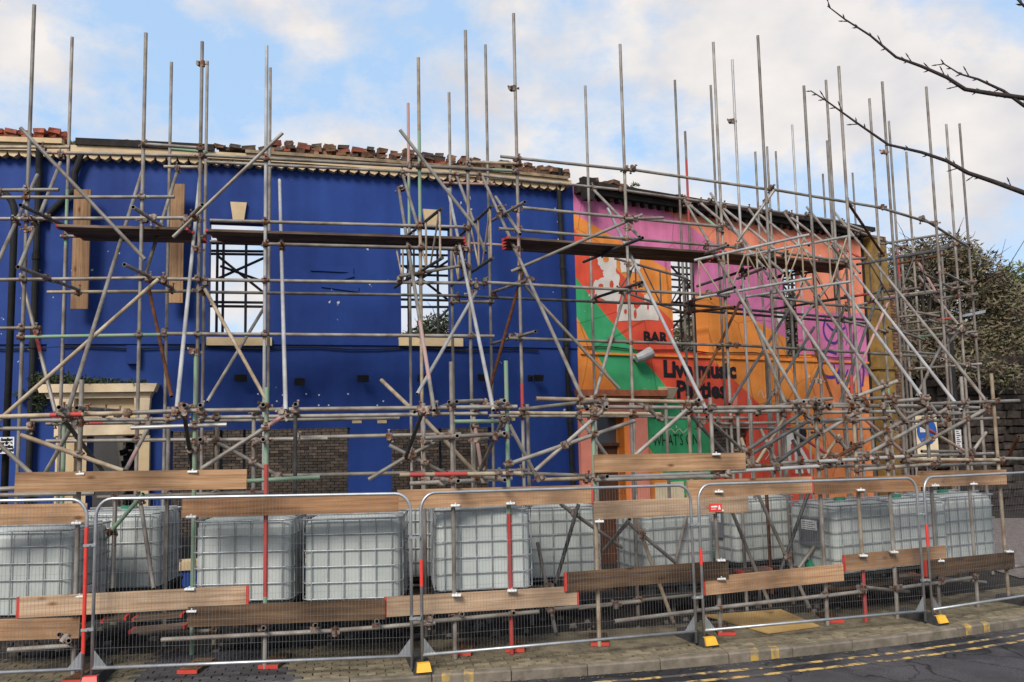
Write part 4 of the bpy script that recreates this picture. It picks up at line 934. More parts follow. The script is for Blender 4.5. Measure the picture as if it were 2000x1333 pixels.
lattice(1356, 509, .45, 1580, 459, .35, 74, 84, 4, 'silver', 'tan')
lattice(1452, 500, .5, 1662, 461, .4, 80, 88, 4, 'silver', 'tan')
lattice(1345, 545, .75, 1200, 505, .9, 70, 60, 3, 'dark')
lattice(1690, 515, .5, 1844, 488, .45, 74, 80, 3, 'dark', 'dark')
lattice(1500, 545, .7, 1660, 520, .65, 60, 60, 4, 'dark', 'tan')

# rear scaffold seen through the window holes, its backlit silhouette painted as dark tubes
for (a, bs_) in (((425, 470), (425, 655)), ((481, 470), (481, 633)), ((437, 460), (437, 640)), ((820, 470), (818, 655)), ((854, 470), (854, 655)), ((797, 480), (797, 650)), ((1340, 500), (1344, 650)), ((1362, 500), (1366, 660)), ((1545, 530), (1548, 690)), ((1565, 530), (1568, 690)), ((1538, 520), (1540, 690)), ((1556, 520), (1558, 690)), ((1574, 520), (1576, 690)), ((1352, 500), (1355, 690)), ((1374, 500), (1377, 690)), ((1325, 505), (1328, 690))):
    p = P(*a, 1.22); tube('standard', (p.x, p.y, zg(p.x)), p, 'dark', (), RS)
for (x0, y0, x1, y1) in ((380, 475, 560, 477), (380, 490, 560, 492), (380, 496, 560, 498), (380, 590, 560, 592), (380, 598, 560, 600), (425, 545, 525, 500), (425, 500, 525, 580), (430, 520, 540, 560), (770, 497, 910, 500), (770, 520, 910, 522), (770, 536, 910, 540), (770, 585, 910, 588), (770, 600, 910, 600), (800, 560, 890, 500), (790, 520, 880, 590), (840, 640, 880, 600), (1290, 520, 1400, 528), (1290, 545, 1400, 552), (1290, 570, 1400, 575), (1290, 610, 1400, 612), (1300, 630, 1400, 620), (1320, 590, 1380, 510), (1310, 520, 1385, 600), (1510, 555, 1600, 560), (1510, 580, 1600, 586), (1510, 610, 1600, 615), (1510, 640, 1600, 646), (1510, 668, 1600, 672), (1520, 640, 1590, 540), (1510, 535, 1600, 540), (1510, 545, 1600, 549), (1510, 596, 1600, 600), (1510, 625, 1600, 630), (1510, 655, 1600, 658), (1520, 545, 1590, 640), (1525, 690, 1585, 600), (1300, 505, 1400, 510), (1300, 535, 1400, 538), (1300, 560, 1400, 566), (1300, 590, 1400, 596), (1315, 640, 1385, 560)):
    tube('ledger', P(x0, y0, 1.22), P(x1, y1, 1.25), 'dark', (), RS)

# couplers where tubes cross
def closest(p1, q1, p2, q2):
    d1, d2, r_ = q1 - p1, q2 - p2, p1 - p2
    a, e, f = d1.dot(d1), d2.dot(d2), d2.dot(r_); c = d1.dot(r_); bb = d1.dot(d2); den = a * e - bb * bb
    s = max(0, min(1, (bb * f - c * e) / den)) if den > 1e-9 else 0
    t = (bb * s + f) / e
    if t < 0: t = 0; s = max(0, min(1, -c / a))
    elif t > 1: t = 1; s = max(0, min(1, (bb - c) / a))
    return p1 + d1 * s, p2 + d2 * t
cb = MB()
cb.tube([(0, 0, -.045), (0, 0, .045)], .034, 10); cb.box((-.03, .02, -.03), (.03, .075, .03)); cb.tube([(-.05, .055, 0), (.05, .055, 0)], .034, 10)
cb.tube([(.03, -.06, .0), (.03, .0, .0)], .011, 6); cb.box((.018, -.075, -.016), (.045, -.055, .016)); cb.tube([(.0, .09, .04), (.0, .03, .04)], .011, 6); cb.box((-.02, .085, .03), (.02, .105, .06)); cb.tube([(-.06, .03, .02), (-.035, .03, .02)], .014, 6)
cme = cb.mesh('coupler', 'coupler')
cn = 0; spots = []; extra = MB()
TUBES.sort(key=lambda t_: (t_[2] != 'standard', t_[0].y))
for i in range(len(TUBES)):
    for j in range(i + 1, len(TUBES)):
        a, c = TUBES[i], TUBES[j]
        if a[2] == c[2] == 'standard': continue
        p, q = closest(a[0], a[1], c[0], c[1])
        if (p - q).length < .17:
            if any((p - s).length < .09 for s in spots): continue
            spots.append(p); cn += 1
            d = (a[1] - a[0]).normalized(); yv = (q - p) if (q - p).length > .01 else Vector((0, -1, 0)); yv = (yv - d * yv.dot(d))
            yv = yv.normalized() if yv.length > 1e-3 else d.orthogonal().normalized(); xv = yv.cross(d)
            M_ = Matrix((xv, yv, d)).transposed()
            if cn <= 294:
                o = link('coupler', cme); SC.add(o); o.location = p; o.rotation_euler = M_.to_euler()
            else:
                k0 = len(extra.v); extra.v += [tuple(p + M_ @ v.co) for v in cme.vertices]
                for pl in cme.polygons: extra.f.append([k0 + v for v in pl.vertices]); extra.mi.append(0)
if extra.v: tag(SC.add(extra.build('coupler_set', 'coupler')), kind='stuff')
for (px, py, t) in ((396, 125, .5), (1004, 173, .5), (1431, 237, .6), (1729, 297, .45)):
    o = link('coupler', cme); SC.add(o); o.location = P(px, py, t); o.rotation_euler = (0, 0, 1.2)

# ------------------------------------------------------------------ boards on the scaffold
def board(name, p, q, hgt=.225, th=.038, mname='board', ends='', flat=False):
    p, q = Vector(p), Vector(q); d = (q - p); Ln = d.length; b = MB(); e = .03
    segs = [(0, e, 1 if 'l' in ends else 0), (e, Ln - e, 0), (Ln - e, Ln, 1 if 'r' in ends else 0)]
    for (x0, x1, mi) in segs: b.box((x0, -th / 2, -hgt / 2), (x1, th / 2, hgt / 2), mi) if not flat else b.box((x0, -hgt / 2, -th / 2), (x1, hgt / 2, th / 2), mi)
    o = b.build(name, [mname, 'board_end']); SC.add(o); o.location = p; o.rotation_euler = (0, -math.asin(max(-1, min(1, d.z / Ln))), math.atan2(d.y, d.x)); return o
G = 'm.34'
for (x0, y0, x1, y1, mn, en) in [(30, 943, 482, 936, 'board', ''), (-60, 1007, 170, 1003, 'board', ''), (357, 992, 778, 981, 'board_brown', ''), (776, 976, 1158, 965, 'board', 'r'), (1160, 906, 1455, 901, 'board', ''), (1159, 998, 1460, 984, 'board_pale', ''), (1342, 956, 1588, 947, 'board', 'r'), (1589, 950, 1796, 944, 'board_brown', ''), (1794, 936, 1964, 932, 'board', ''),
                                 (33, 1187, 486, 1164, 'board_pale', 'lr'), (-40, 1232, 156, 1226, 'board', ''), (368, 1205, 752, 1190, 'old_board', ''), (750, 1186, 1130, 1163, 'board_pale', 'lr'), (1102, 1137, 1421, 1112, 'old_board', 'l'), (1373, 1146, 1646, 1118, 'board', 'l'), (1647, 1101, 1846, 1081, 'board', 'l'), (1806, 1111, 1979, 1093, 'old_board', 'l')]:
    k = .03 if mn == 'old_board' or (y0 > 1185 and x0 < 0) else 0
    board('guard_board', P(x0, y0, G, k), P(x1, y1, G, k), mname=mn, ends=en)
for (x0, y0, x1, y1, tt) in [(105, 441, 365, 433, .5), (398, 450, 905, 462, .5), (985, 464, 1400, 492, .5), (1400, 492, 1660, 520, .55)]:
    for k in range(4):
        f0 = tt + .06 + k * .055
        p, q = P(x0, y0, tt), P(x1, y1, tt)
        d = Vector((0, .235 * k + .1, 0)); z_ = p.z
        p = Vector((p.x, p.y, z_)) + d; q = Vector((q.x, q.y, z_ + (q.z - p.z) * .0)) + d
        board('platform_board', p, q, mname='deck', ends='lr', flat=True)
for (x0, y0, x1, y1, tt) in ((256, 1232, 366, 1222, 'm.9'), (262, 1208, 360, 1200, 'm1.3'), (200, 1212, 250, 1205, 'm1.2'), (1650, 1143, 1790, 1123, 'm.9'), (1442, 1117, 1500, 1110, 'm1.4')):
    board('bearer_board', P(x0, y0, tt), P(x1, y1, tt), mname='deck', ends='lr', flat=True)
for (x0, y0, x1, y1) in ((162, 371, 150, 604), (345, 360, 338, 592)):
    p, q = P(x0, y0, .95), P(x1, y1, .95); q = Vector((p.x, p.y, q.z))
    o = board('wall_pad_plank', q, p, hgt=.27, th=.045, mname='board'); o.rotation_euler = (0, -R(90), .2)
# white clips that hold the boards
cm = MB(); cm.box((-.055, -.035, -.009), (.055, .03, .009)); cm.tube([(-.055, -.03, -.006), (.055, -.03, -.006)], .014, 8); cm.tube([(0, -.03, 0), (0, -.03, .03)], .009, 6); clipm = cm.mesh('board_clip', 'label_white')
for (px, py) in ((158, 925), (378, 921), (152, 1021), (375, 1009), (158, 1164), (372, 1150), (376, 1193), (890, 987), (997, 983), (892, 1162), (1000, 1153), (1398, 887), (1403, 960), (1404, 997), (1408, 1094), (1408, 1130), (1170, 1018), (1680, 957), (1685, 1085), (1745, 1078), (1825, 948), (1900, 945), (1970, 1077), (1835, 1095)):
    o = link('board_clip', clipm); SC.add(o); o.location = P(px, py, 'm.31')

# sole boards with red ends under the feet
def sole(px, py, label, ln=.55, turn=1.2, grp=None):
    d = ray(px, py); 
    s = 8.0
    for _ in range(40): s = (EYE - zg(d.x * s) - .03) / -d.z
    p = Vector((0, 0, EYE)) + d * s
    b = MB(); b.box((-.115, 0, -.02), (.115, .02, .02), 1); b.box((-.115, .02, -.02), (.115, ln, .02), 0)
    root = empty('sole_board', (p.x, p.y, zg(p.x) + .022), label, 'sole board', 'sole boards under the scaffold feet', rz=-.05)
    b.build('plank', ['old_board', 'board_end'], root)
    c = MB(); c.box((-.075, .10, .021), (.075, .25, .028)); c.tube([(0, .17, .028), (0, .17, .08)], .019, 10); c.build('base_plate', 'rust', root)
for (px, py, lb) in ((365, 1312, 'red ended sole board on dark paving, left of the fence middle'), (523, 1302, 'bright red ended sole board under the red and green standard'), (901, 1277, 'red ended sole board just right of the yellow fence foot'), (1006, 1270, 'red ended sole board under the red painted standard'), (1172, 1258, 'red ended sole board in front of the brown door'), (1420, 1238, 'bright red ended sole board beside the plywood sheet'), (1632, 1213, 'red ended sole board right of the plywood sheet'), (140, 1331, 'red ended sole board at the leftmost fence joint')):
    sole(px, py, lb)
b = MB(); q = []
for (px, py) in ((1375, 1201), (1500, 1236), (1600, 1222), (1525, 1190)):
    d = ray(px, py); s = 10.
    for _ in range(40): s = (EYE - zg(d.x * s) - .025) / -d.z
    q.append(Vector((0, 0, EYE)) + d * s)
b.hexa([v - Vector((0, 0, .018)) for v in q] + q); 
tag(b.build('plywood_sheet', 'ply'), 'tan plywood sheet lying flat on the paving behind the fence', 'plywood')

# ------------------------------------------------------------------ water tanks
def roundrect(w_, d_, r_, n=4):
    o_ = []
    for (cx_, cy_, a0) in ((w_ / 2 - r_, -d_ / 2 + r_, -90), (w_ / 2 - r_, d_ / 2 - r_, 0), (-w_ / 2 + r_, d_ / 2 - r_, 90), (-w_ / 2 + r_, -d_ / 2 + r_, 180)):
        for i in range(n + 1):
            a = R(a0 + 90 * i / n); o_.append((cx_ + r_ * math.cos(a), cy_ + r_ * math.sin(a)))
    return o_
def tankmeshes():
    W_, D_, H0, H1 = 1.2, 1.0, .16, 1.16
    b = MB(); prof = [(.0, H0 + .01, .10), (.0, H0 + .05, .10), (0, H1 - .12, .10), (.02, H1 - .06, .12), (.07, H1 - .025, .14), (.16, H1 - .01, .16)]
    rings = [[(x_, y_, z_) for x_, y_ in roundrect(W_ - .05 - 2 * ins, D_ - .05 - 2 * ins, rr_)] for ins, z_, rr_ in prof]
    n = len(rings[0])
    for A_, B_ in zip(rings, rings[1:]):
        for j in range(n): b.poly([A_[j], A_[(j + 1) % n], B_[(j + 1) % n], B_[j]])
    b.poly(rings[-1]); bottle = b.mesh('bottle', 'plastic', True)
    c = MB()
    for z_ in (.19, .38, .57, .76, .95, 1.13):
        rrp = roundrect(W_, D_, .09, 4); rrp.append(rrp[0]); c.tube([(x_, y_, z_) for x_, y_ in rrp], .0075 if z_ < 1.1 else .012, 6, cap=False)
    for i in range(6):
        x_ = -W_ / 2 + .12 + (W_ - .24) * i / 5
        for y_ in (-D_ / 2 - .004, D_ / 2 + .004): c.tube([(x_, y_, .17), (x_, y_, 1.13)], .0068, 6)
    for i in range(5):
        y_ = -D_ / 2 + .12 + (D_ - .24) * i / 4
        for x_ in (-W_ / 2 - .004, W_ / 2 + .004): c.tube([(x_, y_, .17), (x_, y_, 1.13)], .0068, 6)
    for y_ in (-.2, .2): c.tube([(-W_ / 2, y_, 1.165), (W_ / 2, y_, 1.165)], .012, 6)
    cage = c.mesh('cage', 'cage')
    p = MB(); p.box((-.6, -.5, .12), (.6, .5, .155))
    for y_ in (-.42, 0, .42): p.box((-.6, y_ - .06, 0), (.6, y_ + .06, .02))
    for x_ in (-.52, 0, .52):
        for y_ in (-.42, 0, .42): p.box((x_ - .07, y_ - .06, .021), (x_ + .07, y_ + .06, .119))
    pal = p.mesh('pallet', 'rubber')
    l_ = MB(); l_.tube([(0, 0, 1.145), (0, 0, 1.195)], .085, 16); l_.box((-.1, -.015, 1.175), (.1, .015, 1.205)); lid = l_.mesh('lid', 'green_plastic')
    v_ = MB(); v_.tube([(0, -.5, .24), (0, -.56, .24)], .05, 10); v_.box((-.05, -.6, .2), (.05, -.54, .33)); tap = v_.mesh('tap', 'green_plastic')
    s_ = MB(); s_.box((-.22, -.006, .52), (.22, 0, .92), 0); s_.box((-.16, -.009, .76), (.16, -.0065, .9), 1)
    for i in range(4): s_.box((-.13, -.011, .775 + i * .03), (.13 - .05 * (i % 2), -.0095, .785 + i * .03), 0)
    lab = s_.mesh('label_plate', ['label_dark', 'label_white'])
    return bottle, cage, pal, lid, tap, lab
TB = tankmeshes()
def tank(px, py, Y, label, rz=0.0, lab=None, tap=False, z=None):
    p = A(px, py, Y)        # top front edge centre of the cage
    z0 = p.z - 1.14 if z is None else z
    c, s_ = math.cos(rz), math.sin(rz)
    root = empty('water_tank', (p.x - s_ * .5, p.y + c * .5, z0), label, 'water tank', 'caged water tanks weighting the scaffold', rz=rz)
    for nm, me in zip(('bottle', 'cage', 'pallet', 'lid'), TB): link(nm, me, root)
    if tap: o = link('tap', TB[4], root); o.rotation_euler = (0, 0, -R(90)) ; o.location = (-.1, 0, 0)
    if lab == 'left': o = link('label_plate', TB[5], root); o.rotation_euler = (0, 0, -R(90)); o.location = (-.615, 0, 0)
    if lab == 'right': o = link('label_plate', TB[5], root); o.rotation_euler = (0, 0, R(90)); o.location = (.615, -.1, -.1); o.scale = (.5, 1, .6)
    # timber bearers that carry the tank
    for k in (-.4, .4):
        b = MB(); b.box((-.65, k - .11, -.045), (.65, k + .11, -.004)); b.build('bearer', 'old_board', root)
    return root
tank(40, 1036, 10.25, 'pinkish white caged tank at the far left edge', rz=-.03, lab='right')
tank(222, 1004, 11.7, 'caged tank behind the leftmost fence joint, beside the blue pier', rz=.05)
tank(474, 1016, 10.75, 'greenish white caged tank behind the red and green standard', rz=.03)
tank(687, 1012, 10.7, 'caged tank just left of the middle yellow fence foot', rz=.04)
tank(770, 992, 12.5, 'caged tank half hidden in the gap behind two front tanks', rz=.05)
tank(944, 995, 10.85, 'caged tank with its left side showing, below the red painted standard', rz=.14)
tank(1092, 990, 12.4, 'caged tank left of the brown door, crossed by two struts', rz=.15)
tank(1330, 1004, 13.0, 'caged tank right of the brown door with a green tap', rz=.36, tap=True)
tank(1495, 972, 13.9, 'caged tank with dark label plate on its left side', rz=.40, lab='left', tap=True)
tank(1690, 984, 12.9, 'caged tank with pale label, right of the rust coloured post', rz=.42, lab='left', tap=True)
tank(1800, 978, 13.7, 'caged tank behind the rightmost fence joint', rz=.42)
tank(1893, 968, 14.2, 'rightmost caged tank at the end of the row', rz=.42)

# ------------------------------------------------------------------ site fence
def panel(x0, x1, Yf0, Yf1, label, red=None, tagp=False):
    a = Vector((x0, Yf0, zg(x0) + .04)); c = Vector((x1, Yf1, zg(x1) + .04)); Ln = (c - a).length
    root = empty('mesh_fence', a, label, 'fence panel', 'mesh fence panels along the kerb', rz=math.atan2(c.y - a.y, c.x - a.x))
    sl_ = (c.z - a.z) / Ln
    S = lambda x_, z_, y_=0: Vector((x_, y_, z_ + sl_ * x_))
    b = MB(); r_ = .019
    path = [S(.02, 0)] + [S(.02, 1.75)] + [S(.02 + .17 * (1 - math.cos(k / 6 * math.pi / 2)), 1.75 + .2 * math.sin(k / 6 * math.pi / 2)) for k in range(1, 7)]
    path2 = [S(Ln - .02 - .17 * (1 - math.cos(k / 6 * math.pi / 2)), 1.75 + .2 * math.sin(k / 6 * math.pi / 2)) for k in range(6, 0, -1)] + [S(Ln - .02, 1.75), S(Ln - .02, 0)]
    b.tube(path + path2, r_, 10); b.tube([S(.02, .14), S(Ln - .02, .14)], r_, 10)
    b.build('frame', 'galv', root, smooth=True)
    for (xg, sg) in ((.02, 1), (Ln - .02, -1)):
        g = MB(); g.hexa([S(xg, .145, -.003), S(xg + sg * .16, .145, -.003), S(xg + sg * .16, .145, .003), S(xg, .145, .003), S(xg, .34, -.003), S(xg + sg * .012, .34, -.003), S(xg + sg * .012, .34, .003), S(xg, .34, .003)]); g.build('corner_gusset', 'galv', root)
    w_ = MB(); k = .06
    while k < Ln - .04:
        w_.tube([S(k, .14, -.012), S(k, 1.95 if .2 < k < Ln - .2 else 1.80, -.012)], .0014, 4, cap=False); k += .038
    for z_ in (.35, .62, .88, 1.15, 1.42, 1.68): w_.tube([S(.02, z_, -.009), S(Ln - .02, z_, -.009)], .0014, 4, cap=False)
    tag(w_.build('wire_mesh', 'wire', root), kind='stuff')
    for (xg, z0, z1) in red or ():
        g = MB(); g.tube([S(xg, z0), S(xg, z1)], .0205, 10); g.build('red_tape', 'red_plastic', root)
    for z_ in (.55, 1.45):
        g = MB(); g.box((Ln - .045, -.024, z_ - .014 + sl_ * Ln), (Ln + .085, .024, z_ + .014 + sl_ * Ln)); g.tube([(Ln + .02, -.05, z_ + sl_ * Ln), (Ln + .02, .05, z_ + sl_ * Ln)], .012, 6); g.build('fence_clip', 'galv', root)
    if tagp:
        g = MB(); g.box((.15, -.026, 1.60), (.34, -.021, 1.70), 0); g.box((.18, -.029, 1.655), (.27, -.0265, 1.675), 1); g.box((.18, -.029, 1.63), (.25, -.0265, 1.638), 1); g.hexa([(.28, -.029, 1.625), (.32, -.029, 1.625), (.32, -.0265, 1.625), (.28, -.0265, 1.625), (.295, -.029, 1.68), (.305, -.029, 1.68), (.305, -.0265, 1.68), (.295, -.0265, 1.68)], 1)
        g.build('maker_plate', ['red_plastic', 'label_white'], root)
    return root
def fx(px): 
    X = (px - 1000) / 1700 * 10
    for _ in range(30): X = (px - 1000) / 1700 * fence(X) * 1.0
    return X
ends = [fx(183) - 3.46, fx(178), fx(188), fx(801), fx(814), fx(1340), fx(1350), fx(1776), fx(1786), fx(1786) + 3.1]
PL = ['mesh fence panel at the far left edge, ending in red taped post', 'mesh fence panel in front of the three left tanks', 'mesh fence panel between the two yellow ended feet', 'mesh fence panel carrying a small red plate', 'rightmost mesh fence panel running out of view']
for k in range(5):
    xa_, xb_ = ends[2 * k], ends[2 * k + 1]
    Ln = math.hypot(xb_ - xa_, fence(xb_) - fence(xa_))
    rd = {0: [(Ln - .02, .3, 1.65)], 2: [(.02, .9, 1.2)], 3: [(.02, .95, 1.15)], 4: [(.02, 1.0, 1.3)]}.get(k)
    if k == 1: rd = None
    panel(xa_, xb_, fence(xa_), fence(xb_), PL[k], rd, k == 3)
for (px, nm, cm_) in ((183, 'reddish black fence foot at the leftmost joint', 'red_plastic'), (807, 'black rubber fence foot with yellow end, middle of the view', 'yellow_plastic'), (1345, 'black rubber fence foot with yellow end in front of the plywood', 'yellow_plastic'), (1781, 'black rubber fence foot with yellow end at the right joint', 'yellow_plastic'), (1975, 'black fence foot with red end at the right edge', 'red_plastic')):
    X = fx(px); root = empty('rubber_block', (X, fence(X) + .24, zg(X)), nm, 'fence foot', 'rubber feet of the site fence', rz=math.atan2(fence(X + .3) - fence(X - .3), .6) + .03)
    b = MB(); b.hexa([(-.11, -.36, 0), (.11, -.36, 0), (.11, .36, 0), (-.11, .36, 0), (-.08, -.30, .11), (.08, -.30, .11), (.08, .33, .11), (-.08, .33, .11)]); b.build('block', 'rubber', root)
    b = MB(); b.hexa([(-.085, -.375, .025), (.085, -.375, .025), (.085, -.30, .025), (-.085, -.30, .025), (-.07, -.335, .115), (.07, -.335, .115), (.07, -.27, .115), (-.07, -.27, .115)]); b.build('reflector', cm_, root)

# ------------------------------------------------------------------ street furniture and right hand background
def textpart(body, size, mname, par, loc, name='lettering'):
    cu = bpy.data.curves.new(name, 'FONT'); cu.body = body; cu.size = size; cu.extrude = .0008; cu.offset = .006; cu.align_x = 'CENTER'
    o = bpy.data.objects.new(name, cu); COL.objects.link(o); bpy.context.view_layer.update()
    me = bpy.data.meshes.new_from_object(o.evaluated_get(bpy.context.evaluated_depsgraph_get())); bpy.data.objects.remove(o)
    me.materials.append(MATS[mname]); o = link(name, me, par); o.location = loc; o.rotation_euler = (R(90), 0, 0); return o
p = A(22, 600, 13.2)
lp = empty('lamp_column', (p.x, p.y, zg(p.x)), 'black column with curved top at the far left edge', 'lamp column')
b = MB(); zt = A(30, 420, 13.2).z - lp.location.z
b.tube([(0, 0, 0), (0, 0, zt)] + [(-.38 * (1 - math.cos(k / 8 * math.pi / 2)) , 0, zt + .42 * math.sin(k / 8 * math.pi / 2)) for k in range(1, 9)] + [(-.9, 0, zt + .5)], .052, 12); b.build('column', 'black_pipe', lp, smooth=True)
p2 = A(8, 870, 13.0)
sg = empty('loading_sign', (p2.x - .02, p2.y, p2.z), 'small white no loading sign with black text on the left column', 'sign')
b = MB(); b.box((-.16, -.006, -.125), (.17, 0, .12)); b.build('plate', 'label_white', sg)
for i, tx in enumerate(('No loading', 'at any time', 'Dim llwytho', 'unrhyw bryd')): textpart(tx, .058, 'black_paint', sg, (.015, -.009, .065 - i * .052))
# blue roundel sign
p = A(1810, 850, 19.0)
s2 = empty('round_sign', (p.x, p.y, zg(p.x)), 'cream sign board with blue roundel behind the right scaffold', 'sign')
zc = p.z - zg(p.x)
b = MB(); b.tube([(0, .03, 0), (0, .03, zc + .3)], .035, 10); b.build('post', 'lamp_grey', s2)
b = MB(); b.box((-.23, -.012, zc - .55), (.23, 0, zc + .42)); b.build('plate', 'cream_paint', s2)
b = MB(); b.poly([(.215 * math.cos(k / 24 * 6.2832), -.016, zc + .08 + .30 * math.sin(k / 24 * 6.2832)) for k in range(24)]); b.build('roundel', 'sign_blue', s2)
b = MB(); b.box((-.15, -.022, zc + .06), (.02, -.017, zc + .17)); b.build('white_bar', 'label_white', s2)
p = A(1872, 860, 20.5)
s3 = empty('height_sign', (p.x, p.y, p.z - .22), 'narrow white upright sign with black marks on the dark stone wall', 'sign')
b = MB(); b.box((-.07, -.01, 0), (.07, 0, .46)); b.build('plate', 'label_white', s3)
for i in range(9): b = MB(); b.box((-.045, -.014, .03 + i * .048), (.05 - .02 * (i % 3), -.011, .05 + i * .048)); b.build('mark', 'black_paint', s3)
# lamp post far right
p = A(1855, 640, 25); lz = zg(p.x)
lq = empty('street_lamp', (p.x, p.y, lz), 'grey flat headed street lamp on a dark column beyond the scaffold', 'street lamp')
b = MB(); hz = p.z - lz; b.tube([(0, 0, 0), (0, 0, 1.2)], .11, 12); b.tube([(0, 0, 1.2), (0, 0, hz)], .07, 12); b.build('column', 'black_pipe', lq)
b = MB(); b.tube([(0, 0, hz), (.12, -.05, hz + .2), (.5, -.1, hz + .32)], .03, 8); b.build('arm', 'black_pipe', lq)
b = MB(); b.hexa([(.35, -.22, hz + .28), (.95, -.2, hz + .38), (.95, .05, hz + .38), (.35, .02, hz + .28), (.4, -.2, hz + .36), (.98, -.18, hz + .47), (.98, .03, hz + .47), (.4, 0, hz + .36)]); b.tube([(.62, -.1, hz + .42), (.62, -.1, hz + .5)], .05, 10); b.build('lantern', 'lamp_grey', lq)
# dark stone wall
def fwall(X): return 26.0 + (X - 10) * .35
sw = empty('stone_wall', (14, fwall(14), -.3), 'tall dark stone retaining wall beyond the right end of the scaffold', 'wall')
SW = Sub(sw)
ztop = 4.6
b = MB(); b.hexa([(9.8, fwall(9.8) + .1, -.8), (26, fwall(26) + .1, -.8), (26, fwall(26) + .8, -.8), (9.8, fwall(9.8) + .8, -.8), (9.8, fwall(9.8) + .1, ztop), (26, fwall(26) + .1, ztop), (26, fwall(26) + .8, ztop), (9.8, fwall(9.8) + .8, ztop)]); SW.add(b.build('core', 'stone'))
stm = [brickmesh('stone', 'stone', 200 + i, .46, .22, .23, .025) for i in range(5)]
rr = random.Random(21); cnt = 0; rest = MB()
zz = -.3; k = 0
while zz < ztop:
    x = 10.0 + (.22 if k % 2 else 0)
    while x < 18.5:
        sc_ = rr.uniform(.55, 1.3)
        if cnt < 295 and zz > .2:
            o = link('stone', rr.choice(stm)); SW.add(o); o.location = (x, fwall(x) + .06 + rr.uniform(-.04, .04), zz); o.rotation_euler = (rr.uniform(-.05, .05), rr.uniform(-.06, .06), math.atan(.35) + rr.uniform(-.08, .08)); o.scale = (sc_, 1, rr.uniform(.75, 1.05)); cnt += 1
        else:
            rest.box((x - .2, fwall(x) - .02, zz), (x + .2, fwall(x) + .2, zz + .22))
        x += .5 * sc_
    zz += .25; k += 1
tag(SW.add(rest.build('stone_field', 'stone')), kind='stuff')
# cobbled side road and pale shed
strip('side_road', lambda x: kerbY(x) + 2.4, lambda x: 25.5, lambda x: zg(x) - .012, lambda x: zg(x) + .05, 'cobble', [9 + .5 * i for i in range(30)])
p = A(2010, 730, 34)
sh = empty('shed', (p.x + 1.2, p.y, .0), 'pale blue grey building corner at the right edge above the wall', 'building')
b = MB(); b.box((-1.6, 0, 0), (3, 4, p.z + .5)); b.build('wall', 'pale_wall', sh)
b = MB(); b.box((-1.75, -.15, p.z + .502), (3.1, 4.1, p.z + .62)); b.build('roof', 'lamp_grey', sh)

# ------------------------------------------------------------------ vegetation
def leafmat(name, c1, c2, c3):
    m_ = bpy.data.materials.new(name); t, bs = nodes(m_); n, l = t.nodes.new, t.links.new
    g = n('ShaderNodeNewGeometry'); ns = n('ShaderNodeTexNoise'); ns.inputs['Scale'].default_value = 1.4; ns.inputs['Detail'].default_value = 5
    l(g.outputs['Position'], ns.inputs['Vector']); rp = n('ShaderNodeValToRGB'); e = rp.color_ramp.elements
    e[0].position = .36; e[0].color = (*c1, 1); e[1].position = .64; e[1].color = (*c3, 1); x_ = e.new(.5); x_.color = (*c2, 1)
    ad = n('ShaderNodeMath'); ad.operation = 'MULTIPLY_ADD'; ad.inputs[1].default_value = .22; l(g.outputs['Random Per Island'], ad.inputs[0]); 
    sb = n('ShaderNodeMath'); sb.operation = 'SUBTRACT'; sb.inputs[1].default_value = .11; l(ns.outputs['Fac'], ad.inputs[2]); l(ad.outputs[0], sb.inputs[0]); l(sb.outputs[0], rp.inputs['Fac'])
    l(rp.outputs['Color'], bs.inputs['Base Color']); bs.inputs['Roughness'].default_value = .8; MATS[name] = m_
leafmat('leaf_brown', (.10, .075, .045), (.155, .12, .07), (.12, .12, .055))
leafmat('leaf_green', (.05, .06, .02), (.10, .12, .03), (.16, .17, .035))
leafmat('leaf_dark', (.02, .03, .012), (.035, .05, .018), (.05, .065, .02))
def foliage(lobes, n, size, seed, up_bias=.3):
    rr = random.Random(seed); b = MB()
    tot = sum(r_[0] * r_[1] * r_[2] for _, r_ in lobes)
    for (c, r_) in lobes:
        k = int(n * r_[0] * r_[1] * r_[2] / tot)
        for _ in range(k):
            while True:
                u = Vector((rr.uniform(-1, 1), rr.uniform(-1, 1), rr.uniform(-1, 1)))
                if u.length < 1: break
            if u.length < .5 and rr.random() < .5: u = u.normalized() * rr.uniform(.5, 1.08)
            p = Vector((c[0] + u.x * r_[0], c[1] + u.y * r_[1], c[2] + u.z * r_[2]))
            d = Vector((rr.gauss(0, 1), rr.gauss(0, 1), rr.gauss(0, .6) + up_bias)).normalized(); s_ = d.cross(Vector((rr.gauss(0, 1), rr.gauss(0, 1), rr.gauss(0, 1)))).normalized()
            L_ = size * rr.uniform(.6, 1.4); W_ = L_ * .15
            b.poly([p, p + d * L_ * .5 + s_ * W_, p + d * L_, p + d * L_ * .5 - s_ * W_])
    return b
